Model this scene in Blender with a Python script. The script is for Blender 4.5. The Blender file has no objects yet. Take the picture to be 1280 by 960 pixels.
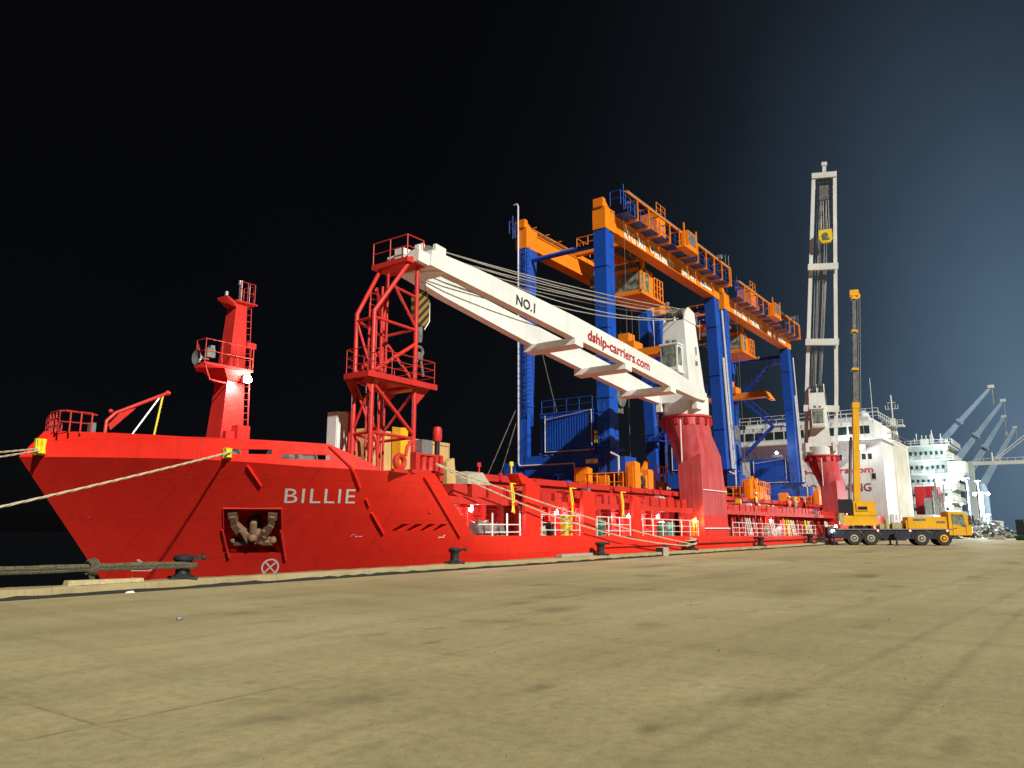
import bpy, bmesh, math, random
from mathutils import Vector, Matrix
R=math.radians
random.seed(7)
sc=bpy.context.scene
COL=sc.collection

# ------------------------------------------------------------------ materials
def nodemat(name):
    m=bpy.data.materials.new(name); m.use_nodes=True
    nt=m.node_tree; nt.nodes.clear()
    out=nt.nodes.new('ShaderNodeOutputMaterial'); b=nt.nodes.new('ShaderNodeBsdfPrincipled')
    nt.links.new(b.outputs[0],out.inputs[0])
    return m,nt,b
def noise(nt,vec,scale,detail=4,rough=.55,dim='3D'):
    n=nt.nodes.new('ShaderNodeTexNoise'); n.inputs['Scale'].default_value=scale
    n.inputs['Detail'].default_value=detail; n.inputs['Roughness'].default_value=rough
    if vec is not None: nt.links.new(vec,n.inputs['Vector'])
    return n.outputs['Fac']
def ramp(nt,fac,stops):
    r=nt.nodes.new('ShaderNodeValToRGB'); e=r.color_ramp.elements
    while len(e)<len(stops): e.new(.5)
    for el,(p,c) in zip(e,stops):
        el.position=p; el.color=(c if len(c)==4 else (*c,1)) if hasattr(c,'__len__') else (c,c,c,1)
    nt.links.new(fac,r.inputs[0]); return r.outputs[0]
def mapping(nt,scale=(1,1,1),rot=(0,0,0),gen='Object'):
    t=nt.nodes.new('ShaderNodeTexCoord'); m=nt.nodes.new('ShaderNodeMapping')
    m.inputs['Scale'].default_value=scale; m.inputs['Rotation'].default_value=rot
    nt.links.new(t.outputs[gen],m.inputs['Vector']); return m.outputs[0]
def mix(nt,a,b,fac,mode='MIX'):
    x=nt.nodes.new('ShaderNodeMix'); x.data_type='RGBA'; x.blend_type=mode
    for v,s in ((fac,x.inputs[0]),(a,x.inputs[6]),(b,x.inputs[7])):
        if hasattr(v,'node'): nt.links.new(v,s)
        else: s.default_value=v if not hasattr(v,'__len__') else (*v[:3],1)
    return x.outputs[2]
def bump(nt,b,h,strength,dist=.02):
    n=nt.nodes.new('ShaderNodeBump'); n.inputs['Strength'].default_value=strength; n.inputs['Distance'].default_value=dist
    nt.links.new(h,n.inputs['Height']); nt.links.new(n.outputs[0],b.inputs['Normal'])
def paint(name,col,rough=.42,dirt=.25,dirtcol=(.08,.05,.035),streak=True,scale=1.0,spec=.4,chips=0.):
    m,nt,b=nodemat(name)
    o=mapping(nt)
    a=noise(nt,o,.35*scale,6,.6)
    v=ramp(nt,a,[(.3,.82),(.7,1.06)])
    c=mix(nt,col,v,1.0,'MULTIPLY')
    if streak:
        st=noise(nt,mapping(nt,(2.2*scale,2.2*scale,.14*scale)),1.6,5,.65)
        f=ramp(nt,st,[(.52,0.),(.78,dirt)])
        c=mix(nt,c,dirtcol,f)
    sp=noise(nt,o,3.2*scale,8,.7)
    f2=ramp(nt,sp,[(.60,0.),(.74,dirt*.8)])
    c=mix(nt,c,dirtcol,f2)
    if chips:
        cp=noise(nt,o,9*scale,3,.5); f3=ramp(nt,cp,[(.70,0.),(.73,chips)])
        c=mix(nt,c,(.55,.4,.35),f3)
    nt.links.new(c,b.inputs['Base Color'])
    rr=ramp(nt,sp,[(.3,max(.05,rough-.1)),(.75,min(1,rough+.25))])
    nt.links.new(rr,b.inputs['Roughness'])
    b.inputs['Specular IOR Level'].default_value=spec
    bump(nt,b,noise(nt,o,1.3*scale,3,.5),.12,.03)
    return m
def plain(name,col,rough=.6,metal=0.,scale=6,var=.25):
    m,nt,b=nodemat(name)
    f=noise(nt,mapping(nt),scale,5,.6)
    c=mix(nt,col,ramp(nt,f,[(.3,1-var),(.7,1+var*.4)]),1.,'MULTIPLY')
    nt.links.new(c,b.inputs['Base Color']); b.inputs['Roughness'].default_value=rough; b.inputs['Metallic'].default_value=metal
    bump(nt,b,f,.15,.01)
    return m
def emit(name,col,strength):
    m=bpy.data.materials.new(name); m.use_nodes=True; nt=m.node_tree; nt.nodes.clear()
    out=nt.nodes.new('ShaderNodeOutputMaterial'); e=nt.nodes.new('ShaderNodeEmission')
    e.inputs[0].default_value=(*col,1); e.inputs[1].default_value=strength
    nt.links.new(e.outputs[0],out.inputs[0]); return m
M={}
def hull_paint():
    m,nt,b=nodemat('hull_red_paint'); o=mapping(nt)
    a=noise(nt,o,.30,7,.62)
    c=mix(nt,(.74,.026,.014),ramp(nt,a,[(.3,.90),(.7,1.05)]),1.,'MULTIPLY')
    st=noise(nt,mapping(nt,(1.6,1.6,.10)),1.5,6,.66)          # run-off streaks
    c=mix(nt,c,(.30,.010,.010),ramp(nt,st,[(.54,0.),(.76,.32)]))
    pk=noise(nt,o,2.6,9,.72)                                   # faded, chalky patches
    c=mix(nt,c,(.72,.075,.05),ramp(nt,pk,[(.60,0.),(.76,.35)]))
    ch=noise(nt,mapping(nt,(1,1,.6)),7.,4,.6)
    c=mix(nt,c,(.60,.28,.24),ramp(nt,ch,[(.725,0.),(.75,.55)]))
    sc=noise(nt,mapping(nt,(.35,.35,5.)),1.4,6,.7)             # fender rub marks along the side
    c=mix(nt,c,(.22,.012,.010),ramp(nt,sc,[(.64,0.),(.78,.28)]))
    # plate seams: butts every 2.4 m, strakes every 1.5 m
    sep=nt.nodes.new('ShaderNodeSeparateXYZ'); nt.links.new(o,sep.inputs[0])
    def ma(op,p,q=None):
        n=nt.nodes.new('ShaderNodeMath'); n.operation=op
        for i,v in enumerate((p,q)):
            if v is None: continue
            if hasattr(v,'node'): nt.links.new(v,n.inputs[i])
            else: n.inputs[i].default_value=v
        return n.outputs[0]
    def seam(out,per,w): return ma('LESS_THAN',ma('ABSOLUTE',ma('SUBTRACT',ma('MODULO',ma('ADD',out,100.3),per),per/2)),w)
    s=ma('MAXIMUM',seam(sep.outputs[0],3.1,.018),seam(sep.outputs[2],1.45,.016))
    c=mix(nt,c,(.36,.008,.006),ma('MULTIPLY',s,.22))
    nt.links.new(c,b.inputs['Base Color'])
    nt.links.new(ramp(nt,pk,[(.3,.30),(.7,.55)]),b.inputs['Roughness']); b.inputs['Specular IOR Level'].default_value=.35
    # hungry-horse dishing between the frames plus the seam bead
    w1=nt.nodes.new('ShaderNodeTexWave'); w1.inputs['Scale'].default_value=.42; w1.inputs['Distortion'].default_value=.6; nt.links.new(o,w1.inputs['Vector'])
    h=mix(nt,w1.outputs['Fac'],noise(nt,o,.8,3,.5),.6); n1=nt.nodes.new('ShaderNodeBump'); n1.inputs['Strength'].default_value=.30; n1.inputs['Distance'].default_value=.06
    nt.links.new(h,n1.inputs['Height']); n2=nt.nodes.new('ShaderNodeBump'); n2.inputs['Strength'].default_value=.5; n2.inputs['Distance'].default_value=.01
    nt.links.new(s,n2.inputs['Height']); nt.links.new(n1.outputs[0],n2.inputs['Normal']); nt.links.new(n2.outputs[0],b.inputs['Normal'])
    return m
M['hull']=hull_paint()
M['red']=paint('deck_red_paint',(.57,.030,.022),.42,.40,(.17,.015,.012),scale=2,chips=.35)
M['dkred']=paint('pedestal_red_paint',(.50,.020,.024),.42,.45,(.62,.24,.22),scale=1.5)
def pedestal_paint():
    m,nt,b=nodemat('pedestal_weathered_paint'); o=mapping(nt)
    sep=nt.nodes.new('ShaderNodeSeparateXYZ'); nt.links.new(o,sep.inputs[0])
    z=nt.nodes.new('ShaderNodeMath'); z.operation='ADD'; nt.links.new(sep.outputs[2],z.inputs[0])
    wob=nt.nodes.new('ShaderNodeMath'); wob.operation='MULTIPLY'; nt.links.new(noise(nt,o,1.8,4,.6),wob.inputs[0]); wob.inputs[1].default_value=.5
    nt.links.new(wob.outputs[0],z.inputs[1])
    # fresh coat up to head height, faded chalky paint above it
    old=ramp(nt,z.outputs[0],[(.0,0.),(1.,1.)]); cmp=nt.nodes.new('ShaderNodeMath'); cmp.operation='GREATER_THAN'; nt.links.new(z.outputs[0],cmp.inputs[0]); cmp.inputs[1].default_value=2.75
    st=noise(nt,mapping(nt,(2.4,2.4,.22)),1.3,6,.66)
    faded=mix(nt,(.46,.028,.036),(.58,.15,.15),ramp(nt,st,[(.38,.08),(.68,.65)]))
    fresh=mix(nt,(.62,.026,.020),(.70,.10,.08),ramp(nt,st,[(.5,0.),(.75,.4)]))
    c=mix(nt,fresh,faded,cmp.outputs[0])
    c=mix(nt,c,ramp(nt,noise(nt,o,.8,7,.62),[(.3,.8),(.7,1.08)]),1.,'MULTIPLY')
    nt.links.new(c,b.inputs['Base Color']); b.inputs['Roughness'].default_value=.5; bump(nt,b,noise(nt,o,1.3,3,.5),.15,.03)
    return m
M['pedestal']=pedestal_paint()
M['white']=paint('crane_white_paint',(.74,.75,.71),.42,.32,(.34,.31,.25),scale=1.)
M['white2']=paint('superstructure_white_paint',(.66,.68,.66),.5,.45,(.42,.38,.28),scale=.8)
M['blue']=paint('gantry_blue_paint',(.010,.078,.43),.40,.3,(.02,.03,.12),scale=1.5)
M['blue2']=paint('gantry_dark_blue_paint',(.010,.045,.30),.45,.3,(.02,.03,.08),scale=2)
M['orange']=paint('gantry_orange_paint',(.86,.235,.008),.42,.25,(.35,.10,.02),scale=1.5)
M['yellow']=paint('truck_yellow_paint',(.80,.42,.015),.38,.2,(.3,.17,.04),scale=3)
M['hiyel']=paint('safety_yellow_paint',(.80,.62,.02),.45,.2,(.3,.2,.03),scale=3)
M['navy']=paint('truck_chassis_paint',(.022,.026,.045),.5,.4,(.12,.10,.07),scale=3)
M['black']=plain('black_steel',(.022,.022,.024),.45,.3)
M['rubber']=plain('tyre_rubber',(.028,.027,.026),.85)
M['steel']=plain('grey_steel',(.32,.33,.33),.4,.5)
M['galv']=plain('galvanised_pipe',(.62,.62,.62),.4,.2)
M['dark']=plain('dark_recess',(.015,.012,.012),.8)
M['rope']=plain('mooring_rope_fibre',(.58,.50,.33),.95,0,30,.4)
M['ropedk']=plain('tarred_rope_fibre',(.105,.092,.052),.95,0,18,.6)
M['wire']=plain('wire_rope_steel',(.20,.19,.16),.5,.4)
M['wirelt']=plain('bright_wire_rope',(.50,.48,.42),.5,.3)
M['wood']=paint('plywood_boards',(.52,.36,.14),.8,.6,(.22,.13,.05),scale=3)
M['timber']=plain('dunnage_timber',(.46,.38,.20),.9,0,8,.35)
M['tarp']=plain('pale_tarpaulin',(.42,.39,.29),.8)
M['green']=plain('green_drum_paint',(.02,.14,.085),.5)
M['glass']=None
m,nt,b=nodemat('dark_window_glass'); b.inputs['Base Color'].default_value=(.02,.035,.035,1); b.inputs['Roughness'].default_value=.08; b.inputs['Specular IOR Level'].default_value=.8
M['glass']=m
m,nt,b=nodemat('pale_window_glass'); f=noise(nt,mapping(nt),2.5,3); nt.links.new(ramp(nt,f,[(.35,(.05,.07,.06)),(.7,(.32,.36,.28))]),b.inputs['Base Color']); b.inputs['Roughness'].default_value=.12
M['glasslt']=m
M['rust']=paint('anchor_rusty_iron',(.22,.125,.07),.85,.7,(.05,.03,.02),scale=6)
M['bollard']=plain('bollard_cast_iron',(.035,.037,.038),.5,.4,8,.5)
M['concblk']=plain('concrete_block',(.36,.33,.25),.9)
M['grime']=plain('grey_machinery',(.17,.165,.15),.7,.1,3,.6)
M['lettw']=plain('white_lettering',(.80,.78,.72),.5,0,10,.15)
M['lettr']=plain('red_lettering',(.45,.02,.03),.5,0,10,.15)
M['lettd']=plain('dark_lettering',(.03,.03,.035),.5)
M['maroon']=plain('maroon_lettering',(.20,.03,.035),.6)
M['lamp']=emit('lit_floodlight',(1.,.97,.95),60)
M['lampwarm']=emit('lit_warm_lamp',(1.,.55,.12),25)
M['lampred']=emit('lit_red_marker',(1.,.16,.10),12)
M['lampport']=emit('lit_port_lamp',(.85,.95,1.),45)
M['hivis']=plain('hi_vis_cloth',(.55,.80,.04),.7)
M['orangecloth']=plain('orange_coverall_cloth',(.72,.12,.03),.8)
M['darkcloth']=plain('dark_trouser_cloth',(.03,.035,.06),.9)
M['skin']=plain('skin',(.36,.20,.13),.6)
M['palebl']=paint('pale_blue_crane_paint',(.30,.44,.60),.5,.2,(.25,.3,.35))
M['pgreen']=paint('pale_green_ship_paint',(.50,.56,.53),.5,.45,(.25,.24,.2))
M['scrap']=plain('scrap_metal',(.20,.22,.21),.8,.2,1.2,.7)
def striped():
    m,nt,b=nodemat('black_yellow_stripes')
    w=nt.nodes.new('ShaderNodeTexWave'); w.bands_direction='DIAGONAL'; w.inputs['Scale'].default_value=1.6; w.inputs['Distortion'].default_value=.3
    nt.links.new(mapping(nt,(1,0,-1)),w.inputs['Vector'])
    nt.links.new(ramp(nt,w.outputs['Fac'],[(.45,(.02,.018,.015)),(.55,(.26,.16,.025))]),b.inputs['Base Color']); b.inputs['Roughness'].default_value=.6
    return m
M['stripe']=striped()

# quay concrete
def quay_mat():
    m,nt,b=nodemat('dusty_quay_concrete')
    o=mapping(nt)
    base=ramp(nt,noise(nt,mapping(nt,(.6,1,1)),.11,8,.62),[(.28,(.278,.232,.110)),(.50,(.374,.317,.158)),(.74,(.458,.397,.215))])
    # sweeping dusty streaks along the quay, and scuffs across
    s1=noise(nt,mapping(nt,(.06,.55,1),(0,0,R(14))),1.0,9,.66)
    c=mix(nt,base,ramp(nt,s1,[(.30,.80),(.52,1.0),(.75,1.14)]),.75,'MULTIPLY')
    s2=noise(nt,mapping(nt,(.9,.10,1),(0,0,R(-38))),1.0,8,.68)
    c=mix(nt,c,ramp(nt,s2,[(.30,.78),(.5,1.),(.74,1.15)]),.65,'MULTIPLY')
    fine=noise(nt,o,7,10,.72)
    c=mix(nt,c,ramp(nt,fine,[(.25,.64),(.5,1.),(.8,1.30)]),.85,'MULTIPLY')
    grit=noise(nt,o,45,3,.6)
    c=mix(nt,c,ramp(nt,grit,[(.3,.76),(.5,1.),(.7,1.16)]),.6,'MULTIPLY')
    # oil and damp stains
    st=noise(nt,mapping(nt,(.7,1.3,1)),.42,5,.6)
    c=mix(nt,c,(.10,.078,.042),ramp(nt,st,[(.58,0.),(.72,.6)]))
    st3=noise(nt,mapping(nt,(.25,1.4,1),(0,0,R(22))),.9,6,.7)
    c=mix(nt,c,(.12,.09,.05),ramp(nt,st3,[(.60,0.),(.78,.5)]))
    # single stains: oil drips, damp and scuffed patches where the photograph has them
    sep0=nt.nodes.new('ShaderNodeSeparateXYZ'); nt.links.new(o,sep0.inputs[0])
    def mm(op,a,b_=None):
        n=nt.nodes.new('ShaderNodeMath'); n.operation=op
        for i,v in enumerate((a,b_)):
            if v is None: continue
            if hasattr(v,'node'): nt.links.new(v,n.inputs[i])
            else: n.inputs[i].default_value=v
        return n.outputs[0]
    edge=noise(nt,o,1.6,6,.65); inner=noise(nt,o,5.,7,.7)
    for sx,sy,rx,ry,am,col in STAINS:
        d=mm('SQRT',mm('ADD',mm('POWER',mm('DIVIDE',mm('SUBTRACT',sep0.outputs[0],sx),rx),2.),mm('POWER',mm('DIVIDE',mm('SUBTRACT',sep0.outputs[1],sy),ry),2.)))
        d=mm('ADD',d,mm('MULTIPLY',mm('SUBTRACT',edge,.5),1.6))
        f=ramp(nt,d,[(.25,1.),(.95,0.)]); f=mm('MULTIPLY',mm('MULTIPLY',f,ramp(nt,inner,[(.3,.35),(.6,1.)])),am)
        c=mix(nt,c,col,f)
    # pale scrapes
    sc2=noise(nt,mapping(nt,(3.5,.4,1),(0,0,R(-52))),1.7,8,.75)
    c=mix(nt,c,(.21,.17,.08),ramp(nt,sc2,[(.58,0.),(.72,.45)]))
    sc1=noise(nt,mapping(nt,(.22,3.2,1),(0,0,R(30))),1.6,6,.75)
    c=mix(nt,c,(.50,.43,.26),ramp(nt,sc1,[(.60,0.),(.74,.5)]))
    # tyre tracks: two long dark bands and thin slab joints, wobbling a little
    sep=nt.nodes.new('ShaderNodeSeparateXYZ'); nt.links.new(o,sep.inputs[0])
    wob=noise(nt,o,.5,4,.6)
    def ma(op,a,b_=None):
        n=nt.nodes.new('ShaderNodeMath'); n.operation=op
        for i,v in enumerate((a,b_)):
            if v is None: continue
            if hasattr(v,'node'): nt.links.new(v,n.inputs[i])
            else: n.inputs[i].default_value=v
        return n.outputs[0]
    def band(ax,ay,c0,w,amt,soft=.35):
        nonlocal c
        d=ma('ADD',ma('MULTIPLY',sep.outputs[0],ax),ma('MULTIPLY',sep.outputs[1],ay))
        d=ma('ADD',ma('SUBTRACT',d,c0),ma('MULTIPLY',ma('SUBTRACT',wob,.5),w*2.2))
        d=ma('DIVIDE',ma('ABSOLUTE',d),w)
        f=ramp(nt,d,[(0.,1.),(1.,0.)])
        br=ramp(nt,noise(nt,o,1.1,5,.7),[(.33,.15),(.6,1.)])
        f=ma('MULTIPLY',ma('MULTIPLY',f,br),amt)
        c=mix(nt,c,(.13,.10,.055),f)
    for t in TRACKS: band(*t)
    # slab joints every 6 m along and across
    def joint(out,period,off):
        nonlocal c
        d=ma('ADD',out,off); d=ma('ADD',d,ma('MULTIPLY',wob,.05))
        d=ma('ABSOLUTE',ma('SUBTRACT',ma('MODULO',ma('ADD',d,600),period),period/2))
        f=ma('LESS_THAN',d,.022)
        br=ramp(nt,noise(nt,o,.7,5,.7),[(.45,0.),(.65,.6)])
        c=mix(nt,c,(.11,.085,.05),ma('MULTIPLY',f,br))
    joint(sep.outputs[0],7.,2.); joint(sep.outputs[1],6.5,1.)
    nt.links.new(c,b.inputs['Base Color'])
    nt.links.new(ramp(nt,fine,[(.3,.62),(.7,.9)]),b.inputs['Roughness']); b.inputs['Specular IOR Level'].default_value=.3
    h=mix(nt,fine,grit,.35); bump(nt,b,h,.35,.012)
    return m

# ------------------------------------------------------------------ mesh helper
class MB:
    def __init__(s): s.v=[]; s.f=[]; s.T=None
    def av(s,pts):
        n=len(s.v)
        for p in pts:
            p=Vector(p); s.v.append(s.T@p if s.T else p)
        return n
    def box(s,lo,hi):
        (a,b,c),(d,e,f)=lo,hi
        n=s.av([(a,b,c),(d,b,c),(d,e,c),(a,e,c),(a,b,f),(d,b,f),(d,e,f),(a,e,f)])
        s.f+=[[n+i for i in q] for q in ((3,2,1,0),(4,5,6,7),(0,1,5,4),(1,2,6,5),(2,3,7,6),(3,0,4,7))]; return s
    def hexa(s,bot,top):
        k=len(bot); n=s.av(list(bot)+list(top))
        s.f.append([n+i for i in range(k)][::-1]); s.f.append([n+k+i for i in range(k)])
        for i in range(k): j=(i+1)%k; s.f.append([n+i,n+j,n+k+j,n+k+i])
        return s
    def beam(s,a,b,w,h=None,up=(0,0,1),w2=None,h2=None):
        h=h or w; w2=w2 or w; h2=h2 or h
        a,b=Vector(a),Vector(b); d=(b-a).normalized(); u=Vector(up)
        if abs(d.dot(u))>.98: u=Vector((1,0,0)) if abs(d.x)<.9 else Vector((0,1,0))
        x=d.cross(u).normalized(); y=x.cross(d)
        q=lambda p,w,h:[p-x*w/2-y*h/2,p+x*w/2-y*h/2,p+x*w/2+y*h/2,p-x*w/2+y*h/2]
        return s.hexa(q(a,w,h),q(b,w2,h2))
    def tube(s,pts,r,n=8,cap=True,r2=None):
        pts=[Vector(p) for p in pts]; L=len(pts); rings=[]
        u=None
        for i,p in enumerate(pts):
            d=((pts[min(i+1,L-1)]-p).normalized()+(p-pts[max(i-1,0)]).normalized()).normalized()
            if u is None:
                u=Vector((0,0,1)) if abs(d.z)<.9 else Vector((1,0,0))
            x=d.cross(u).normalized(); y=x.cross(d).normalized(); u=y
            rr=r if r2 is None else r+(r2-r)*i/(L-1)
            rings.append(s.av([p+x*rr*math.cos(k*2*math.pi/n)+y*rr*math.sin(k*2*math.pi/n) for k in range(n)]))
        for a,b in zip(rings,rings[1:]):
            for k in range(n): j=(k+1)%n; s.f.append([a+k,a+j,b+j,b+k])
        if cap: s.f.append([rings[0]+k for k in range(n)][::-1]); s.f.append([rings[-1]+k for k in range(n)])
        return s
    def lathe(s,prof,c=(0,0,0),n=24,axis='z',cap=True):
        c=Vector(c); rings=[]
        for r,z in prof:
            P=[]
            for k in range(n):
                a=2*math.pi*k/n; x,y=r*math.cos(a),r*math.sin(a)
                P.append(c+Vector({'z':(x,y,z),'y':(x,z,-y),'x':(z,x,y)}[axis]))
            rings.append(s.av(P))
        for a,b in zip(rings,rings[1:]):
            for k in range(n): j=(k+1)%n; s.f.append([a+k,a+j,b+j,b+k])
        if cap: s.f.append([rings[0]+k for k in range(n)][::-1]); s.f.append([rings[-1]+k for k in range(n)])
        return s
    def prism(s,poly,axis,lo,hi):
        def P(u,v,w): return {'x':(w,u,v),'y':(u,w,v),'z':(u,v,w)}[axis]
        return s.hexa([P(u,v,lo) for u,v in poly],[P(u,v,hi) for u,v in poly])
    def quad(s,*p): n=s.av(p); s.f.append([n+i for i in range(len(p))]); return s
    def ball(s,c,r,n=10,sq=1.):
        prof=[(max(.001,r*math.sin(math.pi*i/n)),-r*sq*math.cos(math.pi*i/n)) for i in range(n+1)]
        return s.lathe(prof,c,n*2)
    def rail(s,pts,h,r=.025,rails=(1.,.55),step=1.6,lean=0):
        """guard rail along a polyline of deck points"""
        pts=[Vector(p) for p in pts]
        for k in rails:
            for a,b in zip(pts,pts[1:]): s.tube([a+Vector((0,0,h*k)),b+Vector((0,0,h*k))],r if k==1. else r*.8,6)
        for i,(a,b) in enumerate(zip(pts,pts[1:])):
            n=max(1,round((b-a).length/step))
            for k in range(n+1):
                if k==0 and i>0: continue
                p=a.lerp(b,k/n); s.tube([p,p+Vector((0,0,h))],r,6)
        return s
    def ladder(s,a,b,w,n,side=(1,0,0),r=.025):
        a,b,sd=Vector(a),Vector(b),Vector(side)*w/2
        s.tube([a-sd,b-sd],r,6); s.tube([a+sd,b+sd],r,6)
        for k in range(n): p=a.lerp(b,(k+.5)/n); s.tube([p-sd,p+sd],r*.8,5)
        return s
    def split(s,name,mat,parent=None,local=False):
        """one object for every loose piece"""
        par=list(range(len(s.v)))
        def fd(i):
            while par[i]!=i: par[i]=par[par[i]]; i=par[i]
            return i
        for f in s.f:
            r=fd(f[0])
            for i in f[1:]: par[fd(i)]=r
        gr={}
        for f in s.f: gr.setdefault(fd(f[0]),[]).append(f)
        for fs in gr.values():
            ids=sorted({i for f in fs for i in f}); mp={i:k for k,i in enumerate(ids)}
            m=MB(); m.v=[s.v[i] for i in ids]; m.f=[[mp[i] for i in f] for f in fs]; m.build(name,mat,parent,None,False,True,local)
    def build(s,name,mat,parent=None,label=None,flat=False,recalc=True,local=False):
        me=bpy.data.meshes.new(name); me.from_pydata([tuple(p) for p in s.v],[],s.f)
        if recalc:
            bm=bmesh.new(); bm.from_mesh(me); bmesh.ops.recalc_face_normals(bm,faces=bm.faces); bm.to_mesh(me); bm.free()
        return link(me,name,mat,parent,label,flat,local)
def link(me,name,mat,parent=None,label=None,flat=False,local=False):
    me.materials.append(M[mat] if isinstance(mat,str) else mat)
    if not flat:
        me.polygons.foreach_set('use_smooth',[True]*len(me.polygons)); me.set_sharp_from_angle(angle=R(38))
    o=bpy.data.objects.new(name,me); COL.objects.link(o)
    if parent:
        o.parent=parent
        if not local and parent.get('_w'): o.location=-Vector(parent['_w'])
    if label: o['label']=label
    return o
def tag(o,label,cat,group=None):
    o['label']=label; o['category']=cat
    if group: o['group']=group
    return o
def thing(name,label,cat,loc=(0,0,0),group=None,rotz=0,local=False):
    o=bpy.data.objects.new(name,None); COL.objects.link(o); o.location=loc; o.rotation_euler=(0,0,rotz)
    o.empty_display_size=.5
    if not local: o['_w']=tuple(loc)
    return tag(o,label,cat,group)
def struct(o): o['kind']='structure'; return o
def copy_tree(o,parent=None):
    c=o.copy(); COL.objects.link(c); c.parent=parent
    for ch in list(o.children): copy_tree(ch,c)
    return c
def text_mesh(txt,size,extrude=.0,shear=0,bold=0.,align='LEFT',space=1.):
    cu=bpy.data.curves.new('lettering','FONT'); cu.body=txt; cu.size=size; cu.extrude=extrude; cu.shear=shear; cu.offset=bold
    cu.align_x=align; cu.space_character=space; cu.resolution_u=3
    ob=bpy.data.objects.new('lettering',cu); COL.objects.link(ob)
    dg=bpy.context.evaluated_depsgraph_get(); dg.update()
    me=bpy.data.meshes.new_from_object(ob.evaluated_get(dg))
    bpy.data.objects.remove(ob); bpy.data.curves.remove(cu)
    me.materials.clear()
    return me
def text(txt,size,origin,ux,uy,mat,parent,name='lettering',depth=.012,shear=0,bold=0.,align='LEFT',width=None,space=1.,local=False):
    me=text_mesh(txt,size,depth,shear,bold,align,space)
    ux,uy=Vector(ux).normalized(),Vector(uy).normalized(); nz=ux.cross(uy)
    xs=[v.co.x for v in me.vertices]; k=1.
    if width: k=width/(max(xs)-min(xs))
    o=Vector(origin)
    for v in me.vertices:
        p=v.co; v.co=o+ux*p.x*k+uy*p.y+nz*p.z
    return link(me,name,mat,parent,None,True,local)
def lamp(loc,power,col=(1,1,1),size=.15,name='lamp_light',parent=None):
    l=bpy.data.lights.new(name,'POINT'); l.energy=power; l.color=col; l.shadow_soft_size=size
    o=bpy.data.objects.new(name,l); COL.objects.link(o); o.location=loc
    if parent:
        o.parent=parent
        if parent.get('_w'): o.location=Vector(loc)-Vector(parent['_w'])
    return o
def interp(t,x):
    if x<=t[0][0]: return t[0][1]
    for (a,b),(c,d) in zip(t,t[1:]):
        if x<=c: return b+(d-b)*(x-a)/(c-a)
    return t[-1][1]
def hang(a,b,sag,n=14):
    a,b=Vector(a),Vector(b)
    return [a.lerp(b,i/n)-Vector((0,0,sag*4*(i/n)*(1-i/n))) for i in range(n+1)]
YC=31.5; BH=11.0
ZK=[(12.4,4.2),(16,4.05),(18.7,3.82),(22,3.72),(23.2,3.75),(26,1.32),(27,1.28),(75,.85),(170,.85)]
ZB=[(12.4,5.24),(15.6,4.88),(19.25,4.69),(20.9,3.84)]
def stem_x(z): return 16.0-(z+.6)*.75
def half_beam(X,z):
    zz=min(z,4.2); L=11+(4.2-zz)*1.05; s=min(1,max(0,(X-stem_x(zz))/L)); p=2.1
    return BH*(1-(1-s)**p)
def hull_y(X,z): return YC-half_beam(X,z)
# ------------------------------------------------------------------ setting
OIL=(.085,.065,.036); PALE=(.52,.46,.30)
STAINS=[(13.4,8.6,1.3,.55,.55,OIL),(5.9,1.0,.45,.30,.5,OIL),(6.9,.9,.5,.16,.45,OIL),(31,14.8,3.0,.7,.6,OIL),(8.6,7.6,.30,.12,.6,(.10,.04,.02)),(6.9,4.6,.30,.16,.55,OIL),(6.0,3.0,.22,.12,.5,OIL),(20,6.,2.2,.9,.35,OIL),(9.5,10.5,1.4,.5,.3,PALE),(7.8,3.2,.7,.3,.3,PALE),(15.5,5.0,1.6,.45,.3,PALE),(4.6,2.6,.16,.12,.6,PALE),(4.3,2.2,.10,.06,.7,PALE),(26,10,3,1.0,.3,OIL),(38,12,5,1.4,.35,PALE),(12,15.5,2.2,.6,.3,OIL)]
TRACKS=[(.0614,.9981,2.89,.12,.36),(.0344,.9994,1.667,.11,.34),(.075,.997,5.2,.22,.22),(-.05,.9987,9.2,.28,.22),(.02,.9998,13.0,.35,.2)]
M['quay']=quay_mat()
M['kerbm']=paint('kerb_concrete',(.33,.27,.14),.9,.6,(.12,.09,.05),scale=4,spec=.2)
m,nt,b=nodemat('harbour_water'); b.inputs['Base Color'].default_value=(.004,.006,.007,1); b.inputs['Roughness'].default_value=.12
w=noise(nt,mapping(nt,(1,1,1)),.9,4); bump(nt,b,w,.5,.15); M['water']=m
QE=20.15
g=MB()
nx,ny=60,24
xs=[-120+(420+120)*i/nx for i in range(nx+1)]; ys=[-260+(QE-.62+260)*j/ny for j in range(ny+1)]
for i in range(nx+1):
    for j in range(ny+1): g.av([(xs[i],ys[j],0)])
for i in range(nx):
    for j in range(ny): a=i*(ny+1)+j; g.f.append([a,a+ny+1,a+ny+2,a+1])
struct(g.build('quay_ground','quay',flat=True))
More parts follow.
